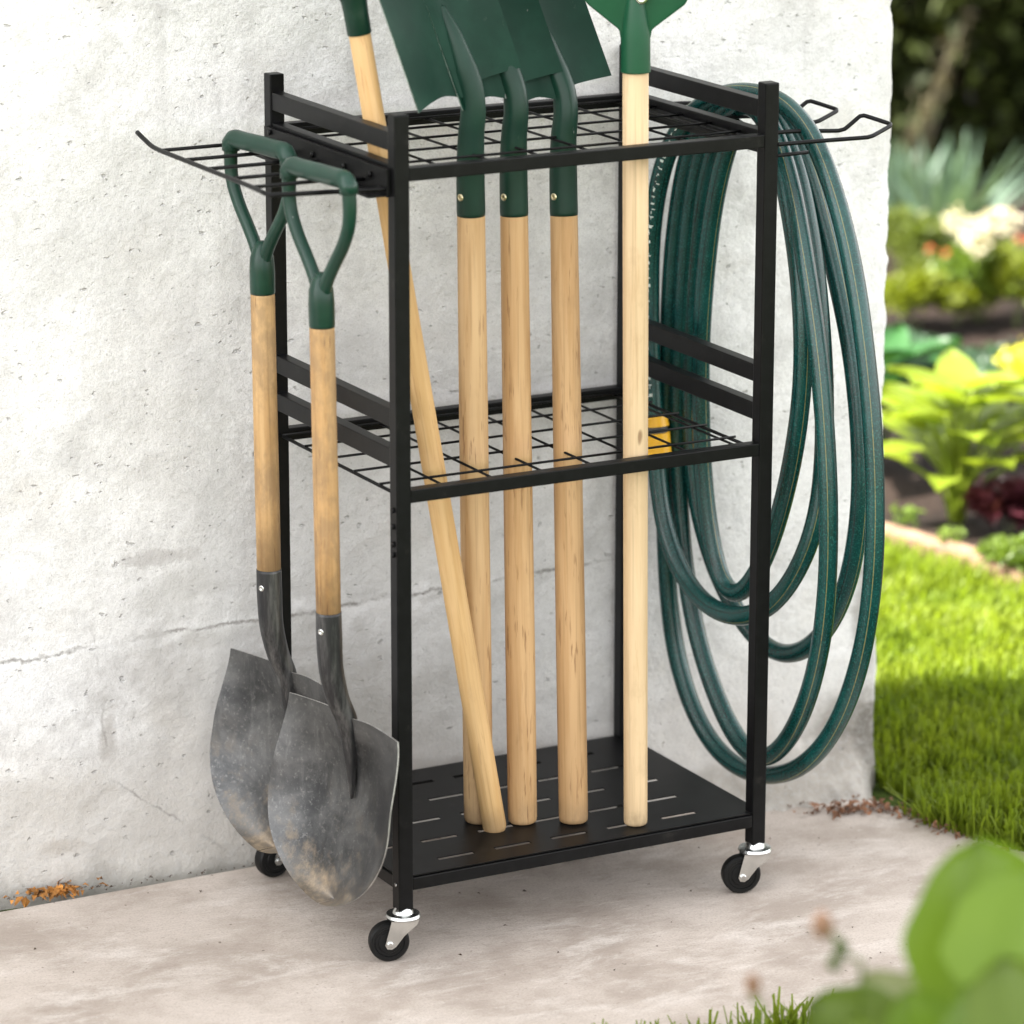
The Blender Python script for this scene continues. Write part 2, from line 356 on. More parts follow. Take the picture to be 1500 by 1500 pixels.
PAVE=[(-7,.45),(.5,.45),(.93,.36),(.965,.26),(.985,.14),(1.014,.036),(1.05,-.06),(1.06,-.3),(.86,-.50),(.5,-.53),(.1,-.41),(-.15,-.48),(-.5,-1.05),(-7,-2.6)]
edge=wobble(PAVE[2:13],.012,.02)
poly('paving',PAVE[:2]+edge+PAVE[13:],0,M['paving'],th=.06)
poly('lawn',[(-9,-9),(9,-9),(9,-2),(2.53,-2),(1.35,3.6),(-9,3.6)],-.025,M['lawn'])
poly('soil_bed',[(2.55,-2),(9,-2),(14,14),(-6,14),(-6,3.62),(1.372,3.62)],-.012,M['soil'])
# terracotta strip edging between lawn and bed
m=MB(); a=Vector((2.53,-2)); b=Vector((1.35,3.6)); d=(b-a).normalized(); nn=Vector((d.y,-d.x))
pts=[]
for k in range(61):
    p=a+(b-a)*k/60; q=.012*noise.noise(Vector((p.x*4,p.y*4,0))); pts.append((p+nn*q, .028+.006*noise.noise(Vector((p.x*11,p.y*7,5)))))
v=[];f=[]
for p,h in pts:
    for (s,z) in ((-.0,-.05),(-.0,h),(.045,h+.004),(.045,-.05)): v.append((p.x+nn.x*s,p.y+nn.y*s,z))
for i in range(60):
    for k in range(3): f.append((i*4+k,i*4+k+1,(i+1)*4+k+1,(i+1)*4+k))
tag(link('bed_edging',v,f,M['edging']),'low terracotta coloured strip edging between the lawn and the flower bed','edging')

# ------------------------------------------------------------------ wall
WN=Vector((.0995,.995,0)); WD=Vector((.995,-.0995,0)); W0=Vector((0,.487,0)); TH=.47
def wall_pt(s,z,dep): p=W0+WD*s+WN*dep; return (p.x,p.y,z)
S_END=1.0515
def front(s,z):
    q=Vector((s,z,0))
    d=.0022*noise.fractal(q*14,.9,2.1,5)+.0015*noise.noise(q*4+Vector((3,3,0)))
    zc=.372+.055*s+.022*noise.fractal(Vector((s*9,1,0)),.8,2,4)
    k=(1-sstep(.15,.55,s)); d+=-.0045*k*(1-sstep(zc-.004,zc+.002,z))*(.6+.6*noise.noise(Vector((s*5,2,0))))
    patch=sstep(.15,.4,noise.fractal(Vector((s*7+4,z*10,0)),.8,2,4)); d+=.0018*patch*(1-sstep(.3,.75,z))
    # mortar flare at the foot on the right
    kf=sstep(.66,.82,s)*(1-sstep(.96,1.05,s)); fl=.112*kf*max(0,1-z/(.062+.02*noise.noise(Vector((s*13,4,0)))))
    d-=fl*(1+.10*noise.noise(Vector((s*9,1,0))))+(kf*(1-sstep(.03,.1,z))*.012)*noise.fractal(Vector((s*45,z*60,1)),.7,2,4)
    d-=.018*(1-sstep(0,.05,z))*(.5+.9*noise.noise(Vector((s*12,9,0))))*(1-kf)*.8
    return d
def edge_x(z):
    return S_END+.0045*noise.fractal(Vector((z*16,7,0)),.7,2.2,6)-.006*max(0,noise.noise(Vector((z*24,3,1)))-.25)*2
ss=list(np.arange(-1.5,.9,.0075))+list(np.arange(.9,S_END+.001,.0045)); zz=[-.03]+list(np.arange(0,1.5,.0065))
v=[];f=[]; ns=len(ss)
for z in zz:
    e=edge_x(z)-S_END
    for s in ss:
        kk=sstep(S_END-.05,S_END,s); d=front(s,z)
        rnd=.006*kk**6
        v.append(wall_pt(s+e*kk,z,d+rnd))
for i in range(len(zz)-1):
    for j in range(ns-1): f.append((i*ns+j,i*ns+j+1,(i+1)*ns+j+1,(i+1)*ns+j))
# right end face (ragged arris shared with the front)
nb=len(v); deps=[.03,.1,.2,.33,TH]
for z in zz:
    e=edge_x(z)
    for k,dp in enumerate(deps): v.append(wall_pt(e+.004*noise.fractal(Vector((dp*14,z*14,2)),.8,2,4)*(k<4),z,dp))
nd=len(deps)
for i in range(len(zz)-1):
    f.append((i*ns+ns-1,nb+i*nd,nb+(i+1)*nd,(i+1)*ns+ns-1))
    for k in range(nd-1): f.append((nb+i*nd+k,nb+i*nd+k+1,nb+(i+1)*nd+k+1,nb+(i+1)*nd+k))
# the rest of the wall: unseen, run left and raised high to shade rack and foreground
def wbox(s0,s1,z0,z1,d0,d1):
    n=len(v); v.extend([wall_pt(s,z,d) for z in (z0,z1) for d in (d0,d1) for s in (s0,s1)])
    f.extend([tuple(n+i for i in q) for q in ((0,1,5,4),(2,6,7,3),(0,4,6,2),(1,3,7,5),(4,5,7,6),(0,2,3,1))])
HT=8.0; ztop=zz[-1]
wbox(-11,-1.5,-.05,HT,0,TH); wbox(-1.5,S_END,ztop,HT,0,TH); wbox(-1.5,S_END-.02,-.05,ztop,.04,TH+.001)
wall=tag(link('wall',v,f,M['wall'],smooth=False),'tall weathered white plastered wall with chipped right edge and cracks behind the tool rack','wall')
for p in wall.data.polygons:
    if p.index < len(zz)*ns: p.use_smooth=True

# ------------------------------------------------------------------ tool rack
WX,DY,T=.6,.414,.0222; ZT,ZB=1.1996,.0754
rack=tag(empty('tool_rack'),'black metal garden tool rack on four casters with wire grids and side hooks','tool rack')
pm=MB().box((0,0,ZB),(T,T,ZT),.0022)
post=pm.build('post',M['black'],rack)
for (px_,py_) in ((WX-T,0),(0,DY-T),(WX-T,DY-T)):
    c=post.copy(); C.objects.link(c); c.parent=rack; c.location=(px_,py_,0)
RH=.0185
def rail(name,lo,hi,mat='black'): return MB().box(lo,hi,.0014).build(name,M[mat],rack)
for zt in (1.1275,.6831):
    rail('cross_rail',(T,.001,zt-RH),(WX-T,T-.003,zt)); rail('cross_rail',(T,DY-T+.003,zt-RH),(WX-T,DY-.001,zt))
rail('cross_rail',(T,.001,.1222-RH),(WX-T,T-.003,.1222)); rail('cross_rail',(T,DY-T+.003,.1222-RH),(WX-T,DY-.001,.1222))
SB=.0255
for x0 in (.002,WX-T+.002):
    for zt in (1.1745,.7946,.7389): rail('side_bar',(x0,T,zt-SB),(x0+T-.004,DY-T,zt))
    rail('side_bar',(x0,T,1.131-SB),(x0+T-.004,DY-T,1.131))
    rail('side_bar',(x0,T,.1222-RH),(x0+T-.004,DY-T,.1222))
def grid(z):
    m=MB(); r=.0019
    for k in range(-1,7):
        X=.0886+.0785*k
        m.tube([(X,.010,z),(X,DY-.012,z)],r if k>=0 else .0026,8)
    m.tube([(WX-.026,.012,z),(WX-.026,DY-.012,z)],.0026,8)
    for Y in (.030,.070,.150,.231,.309,.382):
        m.tube([(.008,Y,z+.0032),(WX-.02,Y,z+.0032)],r,8)
    return m.build('wire_grid',M['black'],rack,True)
grid(1.1185); grid(.6745)
# bottom shelf: sheet with real slots and a folded lip
def shelf():
    xs=[.004]; slots=[]
    for r_,(Y,off) in enumerate(((.047,0),(.122,.012),(.200,.025),(.278,.012),(.352,.0))):
        for k in range(6):
            x0=.0845+off+.0915*k-(.0915 if off>.02 and k==5 else 0)
            if k==5 and x0+.058>WX-.02: x0=-1
            if x0>0: slots.append((x0,x0+.0575,Y-.005,Y+.005))
    for Y,x0 in ((.122,.020),(.200,.030),(.278,.020),(.352,.010)): slots.append((x0,x0+.052,Y-.005,Y+.005))
    bm=bmesh.new(); ys=sorted({.004,DY-.004}|{round(s[2],5) for s in slots}|{round(s[3],5) for s in slots})
    cache={}
    def V(x,y):
        k=(round(x,5),round(y,5))
        if k not in cache: cache[k]=bm.verts.new((x,y,.1252))
        return cache[k]
    for i in range(len(ys)-1):
        y0,y1=ys[i],ys[i+1]; ym=(y0+y1)/2
        here=sorted([(s[0],s[1]) for s in slots if s[2]<ym<s[3]])
        allx=sorted({.004,WX-.004}|{q for s in slots for q in (s[0],s[1])})
        for j in range(len(allx)-1):
            xm=(allx[j]+allx[j+1])/2
            if any(a<xm<b for a,b in here): continue
            bm.faces.new((V(allx[j],y0),V(allx[j+1],y0),V(allx[j+1],y1),V(allx[j],y1)))
    res=bmesh.ops.extrude_face_region(bm,geom=bm.faces[:])
    for e in res['geom']:
        if isinstance(e,bmesh.types.BMVert): e.co.z-=.0016
    bmesh.ops.recalc_face_normals(bm,faces=bm.faces[:])
    return MB().bm(bm).build('bottom_shelf',M['black_plate'],rack)
shelf()
# left hook tray: folded bracket plate and six wires with a cross bar
m=MB().box((-.006,.012,1.088),(-.0005,DY-.012,1.126),.001); m.box((-.032,.016,1.0885),(-.0062,DY-.016,1.0915),.0006)
br=m.build('tray_bracket',M['black_plate'],rack)
m=MB(); zt=1.105
for Y in (.0823,.152,.233,.3105,.3945): m.tube([(-.002,Y,zt-.004),(-.05,Y,zt),(-.172,Y,zt)],.0027,8)
m.tube(catmull([(-.002,.017,zt-.006),(-.08,.016,zt-.003),(-.160,.016,zt),(-.172,.020,zt),(-.1765,.030,zt+.001),(-.175,.09,zt+.002),(-.1735,.3,zt+.002),(-.172,.40,zt+.002),(-.171,.435,zt+.006),(-.170,.472,zt+.014)],.01),.0034,10)
m.build('hook_tray',M['black'],rack,True)
for (y_,z_) in ((.06,1.112),(.14,1.110),(.24,1.110),(.34,1.110),(.03,1.098),(.38,1.12)):
    MB().lathe([(.0042,0),(.0042,.002),(.003,.0034)],12,'x',(-.0094,y_,z_)).build('bracket_bolt',M['black'],rack,True)
# right hose hooks: long wire hairpins with raised pointed tips
hk=catmull([(.600,.0615,1.116),(.66,.0612,1.1165),(.738,.060,1.1115),(.748,.060,1.113),(.774,.0605,1.1295),(.779,.058,1.1305),(.803,.032,1.1215),(.8045,.028,1.1205),(.802,.024,1.119),(.757,.001,1.1115),(.748,-.0005,1.1105),(.66,.0,1.1118),(.600,.0015,1.112)],.006)
hook=MB().tube(hk,.0031,10).build('hose_hook',M['black'],rack,True)
h2=hook.copy(); C.objects.link(h2); h2.parent=rack; h2.location=(0,.142,0)
h3=hook.copy(); C.objects.link(h3); h3.parent=rack; h3.location=(-.02,.284,0)
MB().box((WX+.0005,.012,1.092),(WX+.004,DY-.012,1.124),.001).build('hook_bracket',M['black_plate'],rack)
m=MB().tube([(WX,.002,1.096),(WX+.05,.002,1.097)],.0028,8); m.build('hook_peg',M['black'],rack,True)
# joint sleeves with small screws where upper and lower post halves meet
for (px_,py_) in ((0,0),(WX-T,0)):
    x_= -.0016 if px_==0 else WX-.0004
    for zz_ in (.655,.632,.607,.592):
        MB().lathe([(.0042,0),(.0042,.0015),(.0026,.0026)],12,'x',(x_ if px_ else x_-.001,py_+T/2,zz_)).build('joint_bolt',M['black'],rack,True)
MB().lathe([(.0028,0),(.0028,.001),(.002,.0016)],10,'x',(-.0012,.010,.113)).build('joint_bolt',M['zinc'],rack,True)
# casters
def caster():
    c=empty('caster'); c.parent=rack
    # local: stem axis at 0,0 ; height 0..ZB ; wheel trails toward -x
    fk=MB(); fk.lathe([(.0145,.0615),(.0235,.0625),(.0250,.0655),(.0235,.0690),(.0150,.0700),(.0135,.0740),(.0105,ZB+.004)],28)
    for sy in (-1,1):
        bm=bmesh.new(); y0=sy*.0125
        out=[(-.018,.0630),(.0205,.0630),(.0185,.0560),(.000,.0400),(-.0120,.0245),(-.0180,.0205),(-.0245,.0215),(-.0272,.0270),(-.0245,.0380)]
        a=[bm.verts.new((x,y0,z)) for x,z in out]; fc=bm.faces.new(a)
        r_=bmesh.ops.extrude_face_region(bm,geom=[fc])
        for e in r_['geom']:
            if isinstance(e,bmesh.types.BMVert): e.co.y+=sy*.0022
        bmesh.ops.recalc_face_normals(bm,faces=bm.faces[:]); fk.bm(bm)
    fk.box((-.018,-.0125,.0600),(.019,.0125,.0630),.001)
    fk.build('fork',M['zinc'],c)
    wh=MB().lathe([(.006,-.0095),(.0150,-.0095),(.0160,-.0080),(.0205,-.0080),(.0215,-.0098),(.0262,-.0098),(.0285,-.0070),(.0290,0),(.0285,.0070),(.0262,.0098),(.0215,.0098),(.0205,.0080),(.0160,.0080),(.0150,.0095),(.006,.0095)],36,'y',(-.0205,0,.0290)).build('wheel',M['rubber'],c,True)
    wh.data.set_sharp_from_angle(angle=R(35))
    MB().lathe([(.0032,-.0172),(.0046,-.0165),(.0046,-.0145),(.0025,-.0145),(.0025,.0145),(.0046,.0145),(.0046,.0165),(.0032,.0172)],14,'y',(-.0205,0,.0280)).build('axle_bolt',M['zinc'],c)
    return c
ca=caster(); ca.location=(T/2,T/2,0); ca.rotation_euler=(0,0,R(-18))
for (x_,y_,a_) in ((WX-T/2,T/2,-18),(T/2,DY-T/2,8),(WX-T/2,DY-T/2,75)):
    c=copy_tree(ca,rack); c.location=(x_,y_,0); c.rotation_euler=(0,0,R(a_))

# ------------------------------------------------------------------ hanging round-point shovels
RIM=[]
def blade_mesh(W,L,shape,dish,nu=28,nv=44,th=.0022,flange=True):
    v=[];f=[]
    for i in range(nv+1):
        t=i/nv; t=1-(1-t)**1.7; hw=shape(t)
        for j in range(nu+1):
            u=j/nu*2-1; x=dish(u,t); v.append((x,u*hw,-t*L))
    n1=nu+1
    for i in range(nv):
        for j in range(nu): f.append((i*n1+j,(i+1)*n1+j,(i+1)*n1+j+1,i*n1+j+1))
    nb=len(v); RIM.append(2*nu*nv)
    v+=[(x+th,y,z) for (x,y,z) in v]
    f+=[tuple(k+nb for k in q[::-1]) for q in f]
    for j in range(nu):
        f.append((j,j+1,nb+j+1,nb+j)); f.append((nv*n1+j+1,nv*n1+j,nb+nv*n1+j,nb+nv*n1+j+1))
    for i in range(nv):
        f.append(((i+1)*n1,i*n1,nb+i*n1,nb+(i+1)*n1)); f.append((i*n1+nu,(i+1)*n1+nu,nb+(i+1)*n1+nu,nb+i*n1+nu))
    return v,f
def make_shovel():
    # local: z=0 grip centre, +y along blade width, -x concave front of the blade
    s=empty('round_shovel')
    hr=.0172
    # wood shaft
    MB().lathe([(.0168,-.205),(.0172,-.21),(hr,-.35),(.0176,-.5),(.0172,-.611)],28).build('shaft',M['wood'],s,True)
    # green grip: crossbar plus two legs joining into a socket
    g=MB(); 
    g.tube(catmull([(0,-.073,-.014),(0,-.0725,-.004),(0,-.064,.0035),(0,-.04,.0035),(0,0,.004),(0,.04,.0035),(0,.064,.0035),(0,.0725,-.004),(0,.073,-.014)],.006),.0128,16)
    for sy in (-1,1):
        P=catmull([(0,sy*.073,-.010),(0,sy*.074,-.035),(0,sy*.070,-.060),(0,sy*.055,-.088),(0,sy*.034,-.115),(0,sy*.016,-.140),(0,sy*.0065,-.160),(0,sy*.0045,-.185)],.006)
        n=len(P); g.tube(P,[.0098-.0008*math.sin(math.pi*i/n)+.0035*max(0,(i/n-.75)*4)*.5 for i in range(n)],14)
    g.lathe([(.006,-.132),(.0125,-.142),(.0168,-.155),(.0180,-.175),(.0178,-.203),(.0174,-.2065)],28)
    g.build('grip',M['green_grip'],s,True)
    # steel socket with bend, sinking into the blade as a tapering frog
    zs=-.763
    P=catmull([(0,0,-.607),(0,0,-.64),(.002,0,-.69),(.012,0,-.735),(.025,0,-.767),(.0305,0,-.80),(.0315,0,-.84),(.031,0,-.885)],.006); n=len(P)
    v,f,_=sweep(P,[float(np.interp(i/n,[0,.12,.35,.5,.6,.75,1],[.0178,.0182,.0170,.0158,.0150,.0105,.0015])) for i in range(n)],22)
    link('socket',v,f,M['socket'],s,True)
    rv=MB().lathe([(.0046,0),(.0046,.0012),(.0028,.002),(.0016,.0008)],14,'x',(0,0,0)).build('rivet',M['zinc'],s,True); rv.location=(-.0165,-.0057,-.632); rv.rotation_euler=(0,0,R(199))
    W=.272; L=.264
    def shape(t):
        a=W/2*(1+.10*math.sin(min(1,t/.55)*math.pi*.5))
        if t<.5: return a
        q=(t-.5)/.5; return a*max(.0004,(1-q**2.15))**.62
    def dish(u,t):
        au=abs(u); d=.032
        d-=.036*(au**2.1)*(1-.25*t)*(.38+.62*sstep(0,.4,t))           # sides curl forward
        d-=.034*sstep(.2,1,t)                # tip swings forward
        d+=.012*math.sin(math.pi*min(1,t*1.1))*(1-au**2)
        rg=math.exp(-(u/.20)**2)*(1-sstep(.0,.52,t)); d-=.010*rg
        return d
    v,f=blade_mesh(W,L,shape,dish); v=[(x,y,z+zs) for x,y,z in v]
    bl=link('blade',v,f,M['steel'],s,True); bl.data.materials.append(M['bright_edge'])
    for p_ in bl.data.polygons:
        if p_.index>=RIM[-1]: p_.material_index=1
    bl.data.set_sharp_from_angle(angle=R(50))
    return s
sh=make_shovel(); sh.location=(-.0752-.0142,.0746-.0264,1.1195); sh.rotation_euler=(0,R(-.8),R(7.5))
tag(sh,'green D handled round shovel hanging in front, its worn steel blade overlapping the other','shovel','round shovels hanging from the left tray')
sh2=copy_tree(sh); sh2.location=(-.0752-.13*.158+.0284,.0746+.9915*.158+.0528,1.1185); sh2.rotation_euler=(0,R(-.5),R(8.5))
tag(sh2,'green D handled round shovel nearer the white wall, partly hidden by the front shovel','shovel')

# ------------------------------------------------------------------ upright square spades (blades up)
def handle_frame(B,Tp):
    B=Vector(B);Tp=Vector(Tp); return B,(Tp-B).to_track_quat('Z','Y').to_euler(),(Tp-B).length
def make_spade():
    # local: z=0 handle foot, z=LH socket start; blade leans toward local +y, width along local x, we see its -y face
    s=empty('square_spade'); LH=.897
    MB().lathe([(.0180,0),(.0205,.0022),(.0212,.008),(.0214,.25),(.0208,.46),(.0202,.70),(.0195,LH-.002),(.0180,LH+.01)],32).build('handle',M['wood_ruddy'],s,True)
    zs=LH
    P=catmull([(0,0,zs),(0,0,zs+.06),(0,-.002,zs+.11),(.001,-.006,zs+.145),(.001,-.003,zs+.175),(-.003,.010,zs+.21),(-.008,.025,zs+.25),(-.013,.043,zs+.285)],.007); n=len(P)
    rr=[float(np.interp(i/n,[0,.03,.2,.42,.56,.68,.85,1],[.0196,.0200,.0196,.0178,.0168,.0172,.0120,.004])) for i in range(n)]
    v,f,_=sweep(P,rr,24); so=link('socket',v,f,M['green'],s,True)
    # flared collar where the socket opens into the blade
    W=.200; L=.34; z0=zs+.178; tilt=R(16.5); rho=R(9)
    v=[];f=[];nu,nv=26,30; th=.0024
    for i in range(nv+1):
        t=i/nv
        for j in range(nu+1):
            u=j/nu*2-1; d=-.022*(abs(u)**2)*(1-.3*t)+.012
            rg=math.exp(-(u/(.19-.1*t))**2)*(1-sstep(.0,.62,t)); d-=.017*rg
            z=t*L; z-=.012*math.exp(-(u/.22)**2)*(1-sstep(0,.12,t))   # throat dips round the socket
            x_=(u-.07)*W/2; zr=z*math.cos(rho)+x_*math.sin(rho); v.append((x_*math.cos(rho)-z*math.sin(rho), d+zr*math.sin(tilt), zr*math.cos(tilt)))
    n1=nu+1
    for i in range(nv):
        for j in range(nu): f.append((i*n1+j,i*n1+j+1,(i+1)*n1+j+1,(i+1)*n1+j))
    nb=len(v); v+=[(x,y+th,z) for x,y,z in v]; f+=[tuple(k+nb for k in q[::-1]) for q in f]
    for j in range(nu):
        f.append((j+1,j,nb+j,nb+j+1)); f.append((nv*n1+j,nv*n1+j+1,nb+nv*n1+j+1,nb+nv*n1+j))
    for i in range(nv):
        f.append((i*n1,(i+1)*n1,nb+(i+1)*n1,nb+i*n1)); f.append(((i+1)*n1+nu,i*n1+nu,nb+i*n1+nu,nb+(i+1)*n1+nu))
    b=link('blade',v,f,M['green_blade'],s,True,loc=(0,0,z0)); b.data.materials.append(M['worn_edge_highlight']); nmain=2*nu*nv
    for p_ in b.data.polygons:
        if p_.index>=nmain: p_.material_index=1
    b.data.set_sharp_from_angle(angle=R(50))
    r_=MB().lathe([(.0052,0),(.0052,.0012),(.0036,.0026),(.0015,.0014)],14,'y').build('rivet',M['brass'],s,True)
    r_.rotation_euler=(0,0,R(180)); 
    return s
PSI=math.atan2(.545,.839)   # blade width direction in plan
sp=make_spade()
LAB=['dark green upside down spade nearest the leaning tool, its blade before the others','dark green square spade upside down standing between the other two spades','dark green square spade upside down standing next to the bright green headed tool']
for i,(B,Tp) in enumerate((((.2106,.1628,.126),(.1995,.1628,1.0202)),((.2643,.1276,.126),(.2487,.1276,1.0218)),((.3296,.093,.126),(.3088,.093,1.0223)))):
    o=sp if i==0 else copy_tree(sp)
    B=Vector(B); vd=(Vector(Tp)-CP).normalized(); Tp=Vector(Tp)+vd*(-.052,.008,.068)[i]; ax=(Vector(Tp)-B).normalized(); wa=YAW+R(47); wx=Vector((math.sin(wa),math.cos(wa),0)); wx=(wx-ax*wx.dot(ax)).normalized(); yy=ax.cross(wx)
    k_=(Tp-B).length/.897; o.matrix_world=Matrix(((wx.x,yy.x,ax.x*k_,B.x),(wx.y,yy.y,ax.y*k_,B.y),(wx.z,yy.z,ax.z*k_,B.z),(0,0,0,1)))
    tag(o,LAB[i],'spade','green spades standing in the rack')
    rv=[c for c in o.children if c.name.startswith('rivet')][0]
    # rivet faces a little left of the viewer
    dl=o.matrix_world.to_3x3().inverted()@(-H*math.cos(R(45))-RX*math.sin(R(45))); a=math.atan2(dl.y,dl.x); rv.location=(.0190*math.cos(a),.0190*math.sin(a),.897+.028); rv.rotation_euler=(0,0,a+R(-90))

# ------------------------------------------------------------------ tool with bright green plastic head
rk=empty('leaf_rake'); B=Vector((.4049,.0431,.126)); Tp=Vector((.3928,.0431,1.2257)); ax=(Tp-B).normalized()
wx=RX-ax*RX.dot(ax); wx.normalize(); yy=ax.cross(wx)
rk.matrix_world=Matrix(((wx.x,yy.x,ax.x,B.x),(wx.y,yy.y,ax.y,B.y),(wx.z,yy.z,ax.z,B.z),(0,0,0,1)))
tag(rk,'pale wooden handled tool upside down with a flared bright green plastic head and bolt','rake')
MB().lathe([(.0150,0),(.0168,.002),(.0172,.006),(.0175,.4),(.0180,.8),(.0181,1.105)],32).build('handle',M['wood_pale'],rk,True)
L0=1.0985
bm=bmesh.new()
out=[(-.0205,L0+.045),(-.0225,L0+.058),(-.064,L0+.092),(-.074,L0+.103),(-.105,L0+.20),(.105,L0+.20),(.074,L0+.103),(.068,L0+.092),(.0225,L0+.058),(.0205,L0+.045)]
a=[bm.verts.new((x,-.006,z)) for x,z in out]; fc=bm.faces.new(a); r_=bmesh.ops.extrude_face_region(bm,geom=[fc])
for e in r_['geom']:
    if isinstance(e,bmesh.types.BMVert): e.co.y+=.012
bmesh.ops.recalc_face_normals(bm,faces=bm.faces[:]); bmesh.ops.bevel(bm,geom=[e for e in bm.edges],offset=.003,segments=3,affect='EDGES',profile=.5)
hd=MB().bm(bm)
hd.lathe([(.0199,L0-.001),(.0208,L0),(.0208,L0+.004),(.0205,L0+.05),(.0185,L0+.07),(.0135,L0+.10),(.006,L0+.125)],32)
for k in range(15):
    x0=(k-7)/7*.098; x1=(k-7)/7*.21
    hd.tube([(x0,0,L0+.195),(x0*1.25,0,L0+.25),(x1*.9,-.004,L0+.48),(x1*.95,-.012,L0+.53),(x1*.97,-.030,L0+.545)],[.0042,.004,.0034,.003,.0024],6)
h_=hd.build('rake_head',M['green_plastic'],rk,True); h_.data.set_sharp_from_angle(angle=R(40))
bo=MB().lathe([(.0088,0),(.0088,.0025),(.0078,.0036),(.003,.0036),(.0022,.0022)],20,'y',(0,0,0)).build('bolt',M['zinc'],rk,True)
bo.rotation_euler=(0,0,R(180)); bo.location=(.008,-.0115,L0+.103)

# ------------------------------------------------------------------ slim leaning tool
ho=empty('garden_hoe'); B=Vector((.2137,.118,.1262)); Q=Vector((.033,.128,1.173)); ax=(Q-B).normalized()
wx=RX-ax*RX.dot(ax); wx.normalize(); yy=ax.cross(wx)
ho.matrix_world=Matrix(((wx.x,yy.x,ax.x,B.x),(wx.y,yy.y,ax.y,B.y),(wx.z,yy.z,ax.z,B.z),(0,0,0,1)))
tag(ho,'slim honey coloured wooden handle leaning diagonally across the rack with a green metal socket','hoe')
MB().lathe([(.0145,-.003),(.0165,.001),(.0172,.006),(.0168,.3),(.0160,.7),(.0152,1.0),(.0150,1.21)],28).build('handle',M['wood_honey'],ho,True)
L1=1.182
m=MB().lathe([(.0158,L1),(.0166,L1+.001),(.0170,L1+.03),(.0178,L1+.046),(.0215,L1+.056),(.0215,L1+.060),(.015,L1+.064),(.011,L1+.10),(.009,L1+.13)],28)
m.tube([(0,0,L1+.11),(0,-.02,L1+.17),(0,-.06,L1+.185)],.007,10); m.box((-.07,-.068,L1+.10),(.07,-.063,L1+.20),.002)
hh=m.build('hoe_head',M['green'],ho,True); hh.data.set_sharp_from_angle(angle=R(40))

